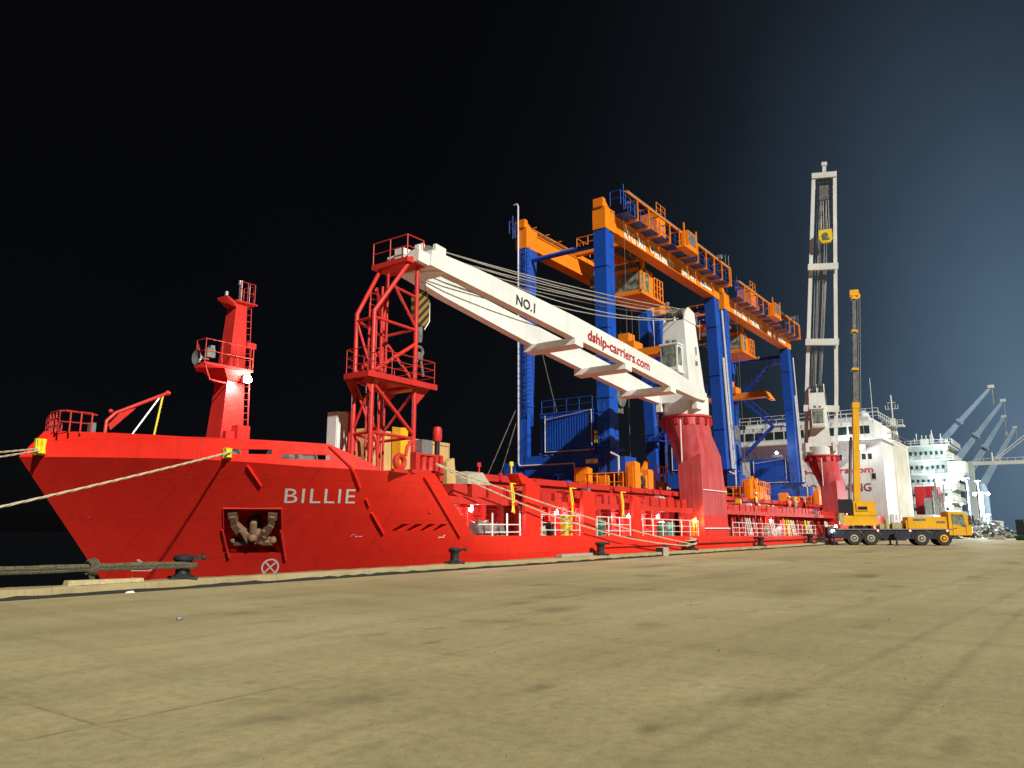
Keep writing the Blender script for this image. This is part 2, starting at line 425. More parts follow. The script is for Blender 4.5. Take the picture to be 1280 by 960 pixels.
# kerb: worn concrete upstand with a chipped, uneven edge; dark strip at its foot paints in the undercut's shade
k=MB(); rnd=random.Random(3); prev=None; x=-120
prof=lambda x:[(QE-.60+rnd.uniform(-.012,.012),.0),(QE-.585+rnd.uniform(-.02,.02),.19+rnd.uniform(-.02,.015)),(QE-.55,.235+rnd.uniform(-.015,.01)),(QE-.02,.245+rnd.uniform(-.02,.01)),(QE,.20),(QE,-.3)]
while x<420:
    r=k.av([(x,y,z) for y,z in prof(x)])
    if prev is not None:
        for q in range(5): k.f.append([prev+q,prev+q+1,r+q+1,r+q])
    prev=r; x+=(.5 if x<70 else 5)
struct(k.build('kerb','kerbm'))
w=MB().box((-120,QE-.4,-6),(420,QE-.01,-.25)); struct(w.build('quay_wall','kerbm',flat=True))
w=MB(); w.quad((-600,QE,-2.4),(900,QE,-2.4),(900,900,-2.4),(-600,900,-2.4)); struct(w.build('water','water',flat=True))
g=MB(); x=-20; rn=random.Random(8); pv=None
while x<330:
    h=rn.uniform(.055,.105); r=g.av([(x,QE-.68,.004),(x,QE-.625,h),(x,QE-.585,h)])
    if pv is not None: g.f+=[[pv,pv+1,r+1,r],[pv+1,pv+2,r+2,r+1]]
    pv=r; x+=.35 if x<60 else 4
struct(g.build('kerb_foot_shade','dark',flat=True))  # uneven dark strip, stands in for shade low on the kerb face

# ------------------------------------------------------------------ the cargo ship
ship=thing('cargo_ship','long red cargo ship with its name in white on the bow','ship',(60,31.5,-2.4))
zk=lambda X:interp(ZK,X); zb=lambda X:interp(ZB,X)
XE=150.
us=[0,.15,.35,.6,.9,1.3,1.7,2.2,2.7,3.2,3.8,4.4,5,5.6,6.2,6.8,7.4,8,8.6,9.2,9.8,10.4,10.79,10.81,11.6,12.2,12.9,13.6,13.62,14.6,15.6,17,19,22,26,32,40,55,70,90,110,125,137.6]
NV=16
def hull_pt(u,v,sgn):
    Xt=12.4+u; dec=max(0,1-u/9.)
    zt=zk(Xt); z=-4+(zt+4)*v
    X=Xt+(stem_x(z)-12.4)*dec
    return Vector((X,YC-sgn*half_beam(X,z),z))
bm=bmesh.new()
def hull_side(sgn):
    g=[[bm.verts.new(hull_pt(u,j/NV,sgn)) for j in range(NV+1)] for u in us]
    for i in range(len(us)-1):
        for j in range(NV):
            q=[g[i][j],g[i+1][j],g[i+1][j+1],g[i][j+1]]
            try: bm.faces.new(q if sgn>0 else q[::-1])
            except ValueError: pass
hull_side(1); hull_side(-1)
bmesh.ops.remove_doubles(bm,verts=bm.verts,dist=.0005)
def cut(bm,p,n): 
    bmesh.ops.bisect_plane(bm,geom=[f for f in bm.verts]+[e for e in bm.edges]+[f for f in bm.faces],dist=1e-5,plane_co=p,plane_no=Vector(n).normalized())
def hole(bm,test,vec,depth,close=True):
    fs=[f for f in bm.faces if test(f.calc_center_median())]
    es={}
    for f in fs:
        for e in f.edges: es[e]=es.get(e,0)+1
    rim=[e for e,c in es.items() if c==1]
    bmesh.ops.delete(bm,geom=fs,context='FACES_KEEP_BOUNDARY')
    r=bmesh.ops.extrude_edge_only(bm,edges=rim)
    nv=[v for v in r['geom'] if isinstance(v,bmesh.types.BMVert)]; ne=[e for e in r['geom'] if isinstance(e,bmesh.types.BMEdge)]
    for v in nv: v.co+=Vector(vec)*depth
    ne=[e for e in ne if e.verts[0] in nv and e.verts[1] in nv]
    if close: bmesh.ops.contextual_create(bm,geom=ne)
# anchor pocket
cut(bm,(17.42,0,2.31),(1,0,.50)); cut(bm,(18.82,0,2.31),(1,0,.55)); cut(bm,(0,0,2.31),(0,0,1)); cut(bm,(0,0,.64),(0,0,1))
inpk=lambda c:c.y<YC-1 and .64<c.z<2.31 and (c.x-17.42)+.50*(c.z-2.31)>0 and (c.x-18.82)+.55*(c.z-2.31)<0
hole(bm,inpk,Vector((.30,.95,.05)),.95)
# freeing ports: four slanted slots
ports=[]
for i in range(4):
    x0=22.55+.45*i*1.13; x1=x0+.30
    ports.append((x0,x1))
    cut(bm,(x0,0,1.50),(1,0,-.85)); cut(bm,(x1,0,1.50),(1,0,-.85))
cut(bm,(0,0,1.50),(0,0,1)); cut(bm,(0,0,1.76),(0,0,1))
for x0,x1 in ports:
    hole(bm,lambda c:c.y<YC-1 and 1.50<c.z<1.76 and (c.x-x0)-.85*(c.z-1.5)>0 and (c.x-x1)-.85*(c.z-1.5)<0,Vector((0,1,0)),.5)
me=bpy.data.meshes.new('hull'); bm.normal_update(); bm.to_mesh(me); bm.free()
hull=link(me,'hull','hull',ship); hull.data.set_sharp_from_angle(angle=R(24))
# transom
MB().box((149.9,YC-10.98,-4),(150.1,YC+10.98,.85)).build('transom','hull',ship)
# bulwark round the forecastle with real fairlead openings
bm=bmesh.new()
uu=[0,.15,.35,.6,.9,1.3,1.7,2.2,2.7,3.2,3.8,4.4,5,5.6,6.2,6.84,6.86,7.4,8.0,8.48]
for sgn in (1,-1):
    G=[]
    for u in uu:
        Xt=12.4+u; z0,z1=zk(Xt),zb(Xt); col=[]
        for j in range(5):
            z=z0+(z1-z0)*j/4; col.append(bm.verts.new((Xt+.75*(z-z0)*max(0,1-u/2.5),YC-sgn*half_beam(Xt,min(z0,4.2)),z)))
        G.append(col)
    for i in range(len(uu)-1):
        for j in range(4):
            q=[G[i][j],G[i+1][j],G[i+1][j+1],G[i][j+1]]; bm.faces.new(q if sgn>0 else q[::-1])
bmesh.ops.remove_doubles(bm,verts=bm.verts,dist=.0005)
slots=[(16.62,17.85,4.28,4.47),(18.05,18.62,4.12,4.30),(18.62,19.30,4.12,4.30)]
slots=[(16.62,17.70,4.26,4.44),(17.95,19.30,4.10,4.28)]
for x0,x1,z0,z1 in slots:
    for p,n in (((x0,0,0),(1,0,0)),((x1,0,0),(1,0,0)),((0,0,z0),(0,0,1)),((0,0,z1),(0,0,1))): cut(bm,p,n)
for x0,x1,z0,z1 in slots:
    hole(bm,lambda c:c.y<YC and x0<c.x<x1 and z0<c.z<z1,Vector((.6,.8,0)),.16,False)
me=bpy.data.meshes.new('bulwark'); bm.normal_update(); bm.to_mesh(me); bm.free()
bul=link(me,'bulwark','hull',ship); bul.data.set_sharp_from_angle(angle=R(30))
# decks (real surfaces)
d=MB(); row=[]
for X in [12.6+i*.4 for i in range(27)]+[23.15]:
    z=zk(X)-.06; h=max(.05,half_beam(X,min(z,4.2))-.05); row.append(d.av([(X,YC-h,z),(X,YC+h,z)]))
for a,b_ in zip(row,row[1:]): d.f.append([a,b_,b_+1,a+1])
d.quad((23.15,YC-half_beam(23.15,3.7)+.06,3.70),(23.15,YC+10.3,3.70),(23.15,YC+half_beam(23.15,1.2)-.1,1.2),(23.15,YC-half_beam(23.15,1.2)+.06,1.2))
d.build('forecastle_deck','red',ship)
d=MB(); row=[]
for X in [23,24,25,26,27,28,30,50,75,110,150]: z=zk(max(X,26))-.05; h=half_beam(X,z)-.04; row.append(d.av([(X,YC-h,z),(X,YC+h,z)]))
for a,b_ in zip(row,row[1:]): d.f.append([a,b_,b_+1,a+1])
d.build('main_deck','red',ship)
# lettering and marks that follow the plating
def conform(me,X0,z0,shear,name,mat,sx=1.,eps=.012,bis=True):
    bm=bmesh.new(); bm.from_mesh(me)
    x1=max(v.co.x for v in bm.verts); y1=max(v.co.y for v in bm.verts)
    for i in range(1,14): cut(bm,(x1*i/14,0,0),(1,0,0))
    for i in range(1,4): cut(bm,(0,y1*i/4,0),(0,1,0))
    for v in bm.verts:
        z=z0+v.co.y; X=X0+v.co.x*sx+shear*v.co.y; v.co=Vector((X,hull_y(X,min(z,4.2))-eps-v.co.z,z))
    bm.to_mesh(me); bm.free(); return link(me,name,mat,ship,None,True)
me=text_mesh('BILLIE',.76,0,0,.0,'LEFT',1.12)
w0=max(v.co.x for v in me.vertices)
conform(me,18.74,2.53,-.50,'ship_name','lettw',2.02/w0)
def flatmark(polys):
    b_=MB()
    for p in polys: b_.quad(*[(x,y,0) for x,y in p])
    me=bpy.data.meshes.new('mark'); me.from_pydata([tuple(v) for v in b_.v],[],b_.f); return me
ring=[]
for i in range(28):
    a,c=2*math.pi*i/28,2*math.pi*(i+1)/28
    ring.append([(.19*math.cos(a)*1.0+.23,.28*math.sin(a)+.29),(.235*math.cos(a)+.23,.345*math.sin(a)+.29),(.235*math.cos(c)+.23,.345*math.sin(c)+.29),(.19*math.cos(c)+.23,.28*math.sin(c)+.29)])
def bar(x0,y0,x1,y1,w):
    dx,dy=x1-x0,y1-y0; L=math.hypot(dx,dy); nx,ny=-dy/L*w,dx/L*w
    return [[(x0+dx*i/6-nx,y0+dy*i/6-ny),(x0+dx*(i+1)/6-nx,y0+dy*(i+1)/6-ny),(x0+dx*(i+1)/6+nx,y0+dy*(i+1)/6+ny),(x0+dx*i/6+nx,y0+dy*i/6+ny)] for i in range(6)]
ring+=bar(.10,.09,.36,.49,.022); ring+=bar(.10,.49,.36,.09,.022)
conform(flatmark(ring),19.62,-.22,-.4,'thruster_mark','lettw')
conform(flatmark(bar(-.02,.44,.24,.02,.036)+bar(-.25,.0,.2,.0,.02)+bar(-.30,-.28,-.18,-.42,.028)+bar(-.18,-.42,.22,-.42,.032)),16.65,-.05,-.6,'bulb_mark','lettw')
conform(flatmark(bar(0,0,.06,.08,.008)+bar(.06,.08,.12,.08,.008)+bar(.14,.0,.22,.0,.014)+bar(.25,.0,.36,.0,.014)),21.35,1.27,-.3,'draught_mark','lettw')
conform(flatmark(bar(0,0,.14,.0,.02)+bar(.16,.0,.25,.02,.02)+bar(.18,.07,.27,.09,.012)),24.45,1.22,-.2,'draught_mark','lettw')
# rubbing bars on the plating (flat bars that follow it)
def pbar(X0,z0,X1,z1,w=.05,flare=False):
    b_=MB(); pts=[]
    for i in range(7):
        X=X0+(X1-X0)*i/6; z=z0+(z1-z0)*i/6; zz=min(z,zk(X)); pts.append(Vector((X,hull_y(X,min(zz,4.2))-.04,z)))
    b_.tube(pts,w,6); b_.build('rubbing_bar','hull',ship)
pbar(17.15,3.84,17.86,3.15); pbar(19.23,4.62,20.58,3.1); pbar(21.0,2.7,21.25,2.43,.04); pbar(21.48,2.18,22.31,1.38); pbar(22.74,3.59,25.37,1.24,.06)
# stiffening strake with a bright top along the side, aft
for x0,x1 in ((46,82),(84,118),(120,149)): 
    MB().prism([(20.52,zk(x0)-.55),(20.30,zk(x0)-.50),(20.30,zk(x0)-.36),(20.52,zk(x0)-.30)],'x',x0,x1).build('rubbing_strake','red',ship)
MB().box((36.2,20.36,.60),(45.8,20.52,.72)).build('rubbing_strake','hull',ship)
# pocket rim and anchor
pr=MB()
def hp(X,z,e=.02): return Vector((X,hull_y(X,z)-e,z))
c=[hp(17.42,2.33),hp(18.84,2.33),hp(19.76,.66),hp(18.25,.66)]
pr.beam(c[0],c[1],.05); pr.tube([hp(17.78,1.55,.05),hp(18.48,.45,.05)],.045,6); pr.tube([hp(19.26,1.5,.05),hp(19.98,.35,.05)],.045,6); pr.beam(c[0],hp(17.85,1.5),.04); pr.beam(c[1],hp(19.3,1.5),.04)
pr.build('pocket_rim','red',ship)
an=MB()
ac=(c[0]+c[1]+c[2]+c[3])/4; ex=(c[1]-c[0]).normalized(); ez=((c[0]+c[1])/2-(c[2]+c[3])/2).normalized(); en=ez.cross(ex).normalized()
if en.y>0: en=-en
T=Matrix((( ex.x,ez.x,en.x,ac.x),(ex.y,ez.y,en.y,ac.y),(ex.z,ez.z,en.z,ac.z),(0,0,0,1)))
an.T=T@Matrix.Scale(1.12,4); bz=-.30
# crown: broad base plate, two flukes rising outwards, shank between
an.hexa([(-.72,-.62,bz),(.72,-.62,bz),(.6,-.5,bz),(-.6,-.5,bz)],[(-.66,-.60,bz+.35),(.66,-.60,bz+.35),(.55,-.46,bz+.35),(-.55,-.46,bz+.35)])
an.hexa([(-.36,-.55,bz),(.36,-.55,bz),(.25,-.1,bz),(-.25,-.1,bz)],[(-.32,-.52,bz+.38),(.32,-.52,bz+.38),(.2,-.14,bz+.32),(-.2,-.14,bz+.32)])
for s in (-1,1):
    P=[(.22*s,-.45),(.36*s,-.20),(.62*s,.25),(.66*s,.62)]
    for (x0,y0),(x1,y1),w0,w1 in zip(P,P[1:],(.34,.28,.22),(.28,.22,.17)): an.beam((x0,y0,bz+.2),(x1,y1,bz+.26),w0,.26,(0,0,1),w1,.2)
    an.prism([(.50*s,.40),(.80*s,.44),(.82*s,.74),(.52*s,.78)],'z',bz+.14,bz+.30)
    an.tube([(.16*s,-.5,bz+.36),(.30*s,-.12,bz+.40),(.40*s,.1,bz+.42)],.05,6)
    an.ball((.66*s,-.50,bz+.2),.14,7)
an.tube([(0,-.45,bz+.3),(0,.22,bz+.2),(0,.3,bz-.5)],.12,10); an.ball((0,-.28,bz+.34),.16,8)
an.build('anchor','rust',ship)
hz=MB(); hz.T=T; hz.lathe([(.30,bz-.12),(.33,bz-.05),(.24,bz+.0),(.15,bz-.05)],(0,.12,0),18); hz.build('hawse_pipe','dark',ship)
# bow rail, jackstaff platform
r=MB(); r.rail([(13.1,30.2,5.1),(13.3,31.4,5.15),(13.6,32.4,5.1),(14.6,33.4,5.0)],.80,.03,(1.,.66,.33),.42); r.tube([(14.5,30.3,5.9),(13.2,30.0,5.9)],.035,6); r.rail([(13.1,30.2,5.1),(13.9,29.4,5.02)],.8,.03,(1.,.5),.35); r.build('bow_railing','red',ship)
# stowed gangway davit on the forecastle
dv=MB(); D=30.5; dv.tube([(14.9,D,4.2),(14.98,D,5.75),(15.3,D,6.1),(17.4,D,7.2)],.07,8); dv.hexa([(15.05,D-.02,5.6),(15.5,D-.02,6.18),(16.1,D-.02,6.4),(15.15,D-.02,5.4)],[(15.05,D+.02,5.6),(15.5,D+.02,6.18),(16.1,D+.02,6.4),(15.15,D+.02,5.4)]); dv.ball((17.4,D,7.2),.11,6); dv.ball((15.1,D,6.15),.09,6)
dav=dv.build('davit','red',ship)
MB().tube([(17.1,D,7.02),(15.6,D,4.6)],.035,6).build('stay','galv',dav); MB().tube([(17.2,D,7.05),(16.85,D,4.6)],.04,6).build('sling','hiyel',dav)
b_=MB(); b_.box((14.3,30.3,4.3),(14.5,30.55,5.6)); b_.build('deck_post','steel',ship)
# roller fairleads (yellow) at the stem and by the forward opening
for (X,Y,z,s) in ((12.72,30.75,4.55,.32),(16.55,24.86,4.28,.20)):
    y=MB(); y.box((X-s*.55,Y-.18,z-s),(X+s*.55,Y-.04,z+s*.9)); y.lathe([(.09,-s*.8),(.06,0),(.09,s*.8)],(X-s*.25,Y-.24,z),10); y.lathe([(.09,-s*.8),(.06,0),(.09,s*.8)],(X+s*.25,Y-.24,z),10); y.build('roller_fairlead','hiyel',ship)
# winches and bitts behind the openings
wn=MB()
for X,Y in ((17.3,26.0),(18.9,24.6),(20.2,25)):
    wn.lathe([(.35,-.5),(.35,-.45),(.2,-.45),(.2,.45),(.35,.45),(.35,.5)],(X,Y,4.3),14,'x'); wn.box((X-.6,Y-.3,3.7),(X+.6,Y+.3,4.05))
wn.split('mooring_winch','grime',ship)

# foremast on the centreline
fm=thing_part=MB()
fm.hexa([(20.1,30.75,3.9),(21.42,30.75,3.9),(21.42,32.0,3.9),(20.1,32.0,3.9)],[(20.70,30.95,12.1),(21.27,30.95,12.1),(21.27,31.65,12.1),(20.70,31.65,12.1)])
fm.box((20.3,30.5,3.9),(20.75,30.74,5.9)); fm.box((20.75,30.3,3.9),(21.4,30.74,6.2))
mast=fm.build('foremast','red',ship)
p=MB(); pf=[(18.8,30.2),(21.3,30.2),(21.3,32.1),(19.6,32.1),(18.8,31.0)]; p.hexa([(x,y,8.7) for x,y in pf],[(x,y,8.80) for x,y in pf]); p.hexa([(20.42,30.8,8.25),(21.3,30.8,8.25),(21.3,31.9,8.25),(20.42,31.9,8.25)],[(19.9,30.35,8.69),(21.3,30.35,8.69),(21.3,32.0,8.69),(19.9,32.0,8.69)]); p.tube([(18.9,30.3,8.7),(19.3,30.5,8.1),(20.4,30.8,8.1)],.04,6); p.build('mast_platform','red',mast)
p=MB(); p.rail([(21.3,30.25,8.8),(18.85,30.25,8.8),(18.85,30.95,8.8),(19.65,32.05,8.8)],1.05,.018,(1.,.5),.9); p.build('mast_railing','red',mast); p=MB(); p.rail([(20.8,30.85,12.16),(21.6,30.85,12.16),(21.75,31.2,12.16),(21.6,31.75,12.16)],.95,.016,(1.,.5),.5); p.build('mast_railing','red',mast)
p=MB(); p.box((20.6,30.8,12.1),(21.75,31.85,12.16)); p.hexa([(20.66,30.9,11.85),(20.7,31.7,11.85),(20.7,31.7,12.05),(20.66,30.9,12.05)],[(20.15,30.9,12.2),(20.15,31.7,12.2),(20.15,31.7,12.28),(20.15,30.9,12.28)]); p.build('mast_top','red',mast)
p=MB(); p.ladder((21.62,31.0,3.9),(21.45,31.15,12.1),.34,26,(.7,-.7,0),.018); p.tube([(21.75,30.9,4),(21.6,30.9,10.2)],.022,6); p.box((21.35,30.85,10.0),(21.85,31.3,10.25)); p.build('ladder','red',mast)
p=MB(); p.lathe([(.02,-.55),(.07,-.45),(.06,-.2),(.10,-.05),(.26,.12),(.3,.14),(.02,.13)],(18.85,30.6,9.25),16,'x'); 
hn=MB(); hn.T=Matrix.Translation((18.75,30.4,8.95))@Matrix.Rotation(math.pi,4,'Z'); hn.lathe([(.05,-.35),(.05,-.1),(.10,0),(.32,.22),(.34,.24),(.02,.12)],(0,0,0),16,'x'); hn.box((-.6,-.12,.1),(-.2,.12,.5)); hn.box((-.7,-.3,.35),(-.5,-.1,.7)); hn.build('fog_horn','steel',mast)
p=MB(); p.lathe([(.09,0),(.09,.25)],(20.3,31.2,12.28),8); p.lathe([(.03,-.8),(.03,0),(.08,.0),(.08,.22)],(20.85,31,12.95),8); p.split('mast_light','steel',mast); p=MB(); p.tube([(21.1,31.2,12.15),(21.1,31.2,13.3)],.02,6); p.tube([(21.4,31.0,12.15),(21.4,31.0,13.1)],.016,6); p.split('aerial','steel',mast)
p=MB(); p.box((20.95,30.38,8.2),(21.2,30.55,8.5)); p.tube([(21.1,30.9,8.35),(21.1,30.5,8.35)],.03,6); fl=p.build('floodlight','steel',mast)
p=MB(); p.ball((21.12,30.28,8.35),.17,8); p.build('lamp_glass','lamp',mast)
lamp((21.05,29.95,8.3),420,(1,.97,.95),.15,'foremast_floodlight_light',ship)

# crane jib rest: red lattice tower on the forecastle break
tw=MB(); zd=3.7; K=10.2; TOPZ=12.75
NA,NB,FA,FB=(20.95,21.95),(23.4,21.95),(20.95,22.95),(23.4,23.95)
NT,FT=(22.85,21.95),(22.85,23.65)
tw.tube([(*NB,zd),(*NB,TOPZ)],.095,10); tw.tube([(*FB,zd),(*FB,K),(23.4,23.7,TOPZ)],.09,10)
tw.tube([(*NA,zd),(*NA,K),(*NT,TOPZ)],.095,10); tw.tube([(*FA,zd),(*FA,K),(*FT,TOPZ)],.09,10)
for z in (5.3,7.45,9.95):
    for p,q in ((NA,NB),(FA,FB),(NA,FA),(NB,FB)): tw.tube([(*p,z),(*q,z-.05)],.065,8)
for p,q in ((NA,NB),(FA,FB)):
    tw.tube([(*p,7.3),(*q,5.4)],.08,8); tw.tube([(*p,7.7),(*q,9.3)],.08,8); tw.tube([(22.0,p[1],11.6),(*q,10.0)],.06,8); tw.tube([(21.95,p[1],11.5),(*q,11.35)],.06,8)
    tw.tube([(*p,5.3),(p[0]+.35,p[1],4.95),(p[0]+.42,p[1],4.4)],.07,8); tw.tube([(*q,5.25),(q[0]-.35,q[1],4.9),(q[0]-.45,q[1],4.5)],.07,8)
for p,q in ((NA,FA),(NB,FB)): tw.tube([(*p,7.3),(*q,5.4)],.055,8); tw.tube([(*p,5.4),(*q,7.3)],.045,8); tw.tube([(*p,7.6),(*q,9.9)],.055,8)
tw.tube([(22.0,22.6,zd),(22.0,22.6,11.6)],.055,8); tw.tube([(22.6,22.9,zd),(22.6,22.9,12.4)],.05,8); tw.tube([(21.5,22.8,zd),(21.5,22.8,10.8)],.04,8)
rest=tw.build('jib_rest','red',ship)
p=MB(); pf=[(20.4,21.6),(24.35,21.6),(24.35,24.1),(20.4,22.95)]; p.hexa([(x,y,7.48) for x,y in pf],[(x,y,7.60) for x,y in pf]); p.box((20.36,21.56,7.40),(24.4,21.62,7.63)); p.beam((20.4,21.62,7.51),(20.4,22.95,7.51),.06,.22); p.build('rest_platform','red',rest)
for pl in ([(23.5,7.45),(24.3,7.45),(23.5,6.7)],[(20.9,7.45),(20.4,7.45),(20.9,6.75)]):
    for y in (21.9,22.9 if pl[0][0]<22 else 23.9): MB().prism(pl,'y',y,y+.05).build('platform_bracket','red',rest)
p=MB(); p.rail([(20.45,21.65,7.6),(24.3,21.65,7.6),(24.3,24.05,7.6),(20.45,22.9,7.6),(20.45,21.65,7.6)],1.0,.018,(1.,.66,.33),1.2); p.build('platform_railing','red',rest)
p=MB(); p.box((22.55,21.75,12.75),(23.7,23.9,12.95)); p.box((22.9,21.8,12.95),(23.6,22.0,13.05)); p.build('saddle_platform','red',rest)
p=MB(); p.rail([(23.6,21.8,12.95),(22.6,21.8,12.95),(22.6,23.85,12.95)],1.0,.025,(1.,.5),1.0); p.build('saddle_railing','red',rest)
p=MB(); p.box((22.75,22.2,12.95),(23.2,22.7,13.5)); p.build('saddle_block','white',rest)
p=MB(); p.box((23.35,21.85,12.96),(23.5,22.1,13.75)); p.box((23.54,21.83,12.96),(23.72,22.1,13.85)); p.split('saddle_guide','white',rest)
p=MB(); p.ladder((22.2,23.3,3.8),(22.2,23.3,11.6),.4,30,(1,0,0),.025); p.build('ladder','red',rest)
# corrugated ventilator housing and gear abaft it
p=MB(); p.box((21.05,24.05,3.7),(21.66,24.6,6.3))
for i in range(5): p.box((21.07+i*.12,24.0,3.75),(21.13+i*.12,24.05,6.3))
p.build('ventilator','white',ship,'pale corrugated ventilator housing'); 
p=MB(); p.box((21.7,24.2,3.7),(22.3,24.9,6.4)); p.build('ventilator','red',ship)
def ringlead(X,Y,z):
    p=MB(); pts=[(X+.24*math.cos(a),Y,z+.24*math.sin(a)) for a in [2*math.pi*i/20 for i in range(20)]]; p.tube(pts+[pts[0]],.11,8); p.box((X-.38,Y-.1,z-.42),(X+.38,Y+.1,z-.28)); return p.build('ring_fairlead','red',ship)
ringlead(21.6,20.95,4.12)
p=MB(); p.box((22.1,20.75,3.72),(24.0,21.1,3.86)); p.box((22.35,20.8,3.86),(22.6,21.1,4.55)); p.box((22.62,20.8,4.45),(23.6,21.1,4.53)); p.lathe([(.16,0),(.13,.2),(.16,.55)],(22.95,20.95,3.86),12); p.lathe([(.16,0),(.13,.2),(.16,.55)],(23.35,20.95,3.86),12); p.build('roller_frame','red',ship)
p=MB()
for x in (23.55,23.85,24.15): p.box((x,21.1,2.2),(x+.18,21.4,4.55))
p.box((23.5,21.3,4.5),(24.5,22.2,4.6)); p.build('winch_frame','red',ship)
p=MB(); p.box((23.45,21.5,4.6),(24.1,22.0,5.2)); p.build('control_cabinet','steel',ship)
p=MB(); p.tube([(24.5,21.6,3.0),(24.5,21.6,5.2)],.11,10); p.build('vent_post','black',ship)
p=MB(); p.lathe([(.16,0),(.2,.1),(.2,.5),(.16,.62)],(24.5,21.6,5.2),12); p.build('vent_head','red',ship)
p=MB(); p.hexa([(25.2,21.6,2.6),(25.9,21.6,2.6),(25.9,22.2,2.6),(25.2,22.2,2.6)],[(25.25,21.7,4.4),(25.75,21.7,4.6),(25.75,22.1,4.6),(25.25,22.1,4.4)]); p.build('stair_housing','wood',ship)
# ---- side of the main deck: pillars, rails, coaming, walkway, fittings
def dk(X): return zk(max(X,26.))
PIL=[(29.55,30.75),(34.75,36.0),(40.3,41.35)]
for i,(a,b_) in enumerate(PIL):
    p=MB(); zt=3.62-.1*i
    p.hexa([(a,20.53,dk(a)-.05),(b_,20.53,dk(a)-.05),(b_,20.75,dk(a)-.05),(a,20.75,dk(a)-.05)],[(a+.02,20.53,zt),(b_,20.53,zt-.05),(b_,20.75,zt-.05),(a+.02,20.75,zt)])
    if i==0: p.hexa([(29.3,20.56,3.62),(30.75,20.56,3.6),(30.75,21.2,3.6),(29.3,21.2,3.62)],[(28.95,20.56,4.05),(29.2,20.56,4.1),(29.2,21.2,4.1),(28.95,21.2,4.05)])
    p.build('frame_pillar','hull',ship)
    s=MB(); pts=hang((a-.75,20.9,3.55),(a-.35,20.9,2.3),.0,5); s.tube([(a-.75,20.9,3.62),(a-.1,20.9,3.62)],.03,6); s.tube([(a-.7,20.9,3.62),(a-.62,20.88,3.0),(a-.45,20.86,2.25)],.045,6); s.tube([(a-.6,20.9,3.62),(a-.45,20.88,3.0),(a-.62,20.86,2.3)],.045,6); s.build('hanging_strap','hiyel',ship)
def railing(x0,x1,st=1.3,lean=0):
    p=MB(); z=dk((x0+x1)/2)-.02; p.rail([(x0,20.62,dk(x0)-.02),(x1,20.62,dk(x1)-.02)],1.02,.028,(1.,.62,.28),st); p.build('railing','white',ship)
p=MB(); p.tube([(26.1,20.62,1.75),(29.2,20.62,1.75)],.028,6); p.tube([(26.6,20.62,1.42),(29.2,20.62,1.42)],.028,6)
for x in (27.1,28.2,29.2): p.tube([(x,20.62,1.25),(x,20.62,2.25)],.04,6)
p.build('railing','white',ship)
for a,b_ in ((31.0,34.5),(36.3,40.1),(41.7,50.0),(56.5,66),(66.3,76),(76.3,86)): railing(a,b_)
p=MB(); p.box((33.2,20.66,dk(33)),(33.3,20.95,2.2)); p.box((33.75,20.66,dk(33)),(33.85,20.95,2.2))
for z in (1.4,1.65,1.9,2.15): p.box((33.3,20.68,z),(33.75,20.9,z+.05))
p.box((33.1,20.64,2.16),(33.95,20.95,2.24)); p.build('boarding_step','hiyel',ship)
cm=MB(); 
for x0,x1 in ((24.5,50.6),(56,110)): cm.box((x0,22.6,.9),(x1,23.0,4.0))
cm.box((50.6,23.4,.9),(56,23.8,4.0)); st=cm; x=26.
while x<110:
    if not 50.2<x<56: st.hexa([(x,21.9,2.75),(x+.06,21.9,2.75),(x+.06,22.6,2.75),(x,22.6,2.75)],[(x,21.9,2.8),(x+.06,21.9,2.8),(x+.06,22.6,2.8),(x,22.6,2.8)]); st.box((x,22.25,.95),(x+.07,22.6,2.75))
    x+=1.35
cm.build('hatch_coaming','red',ship)
wk=MB()
for x0,x1 in ((24.6,50.4),(56.3,110)): wk.box((x0,21.15,2.68),(x1,22.6,2.80)); wk.box((x0,21.12,2.62),(x1,21.2,2.92))
wk.build('walkway','red',ship)
rr=random.Random(5); bx=MB(); x=25.2
while x<110:
    w=rr.uniform(.55,1.15); h=rr.uniform(.5,.72)
    if not (49.6<x<56.6): bx.box((x,21.25,2.8),(x+w,21.25+rr.uniform(.3,.7),2.8+h))
    x+=w+rr.uniform(.06,.35)
bx.split('locker','red',ship)
pp=MB(); x=26.
for i in range(46):
    x=26+rr.uniform(0,84)
    if 49.6<x<56.6: continue
    y=rr.uniform(21.2,22.4)
    if rr.random()<.5: pp.tube([(x,y,2.8),(x,y,3.35+rr.uniform(0,.4)),(x+.25,y,3.45)],.04,6)
    else: pp.lathe([(.14,0),(.14,.3),(.2,.34),(.2,.44),(.05,.5)],(x,y,2.8),10)
pp.split('vent_pipe','red',ship)
p=MB()
for z,y in ((2.5,22.5),(2.2,22.5),(1.5,22.5),(3.2,22.55)): p.tube([(24.6,y,z),(50.4,y,z)],.05,6); p.tube([(56.4,y,z),(110,y,z)],.05,6)
p.build('deck_pipe','red',ship)
hc=MB(); x=24.6
while x<109: hc.box((x,22.5,3.95),(x+8.4,40.4,4.12)); hc.box((x+.1,22.42,3.80),(x+8.3,22.5,4.08)); x+=8.5
hc.build('hatch_cover','red',ship)
# hatch cover edge cleats
p=MB(); x=25.
while x<110: p.box((x,22.34,3.86),(x+rr.uniform(.06,.3),22.44,rr.uniform(4.0,4.3))); x+=rr.uniform(1.,3.4)
p.split('hatch_fitting','dkred',ship)
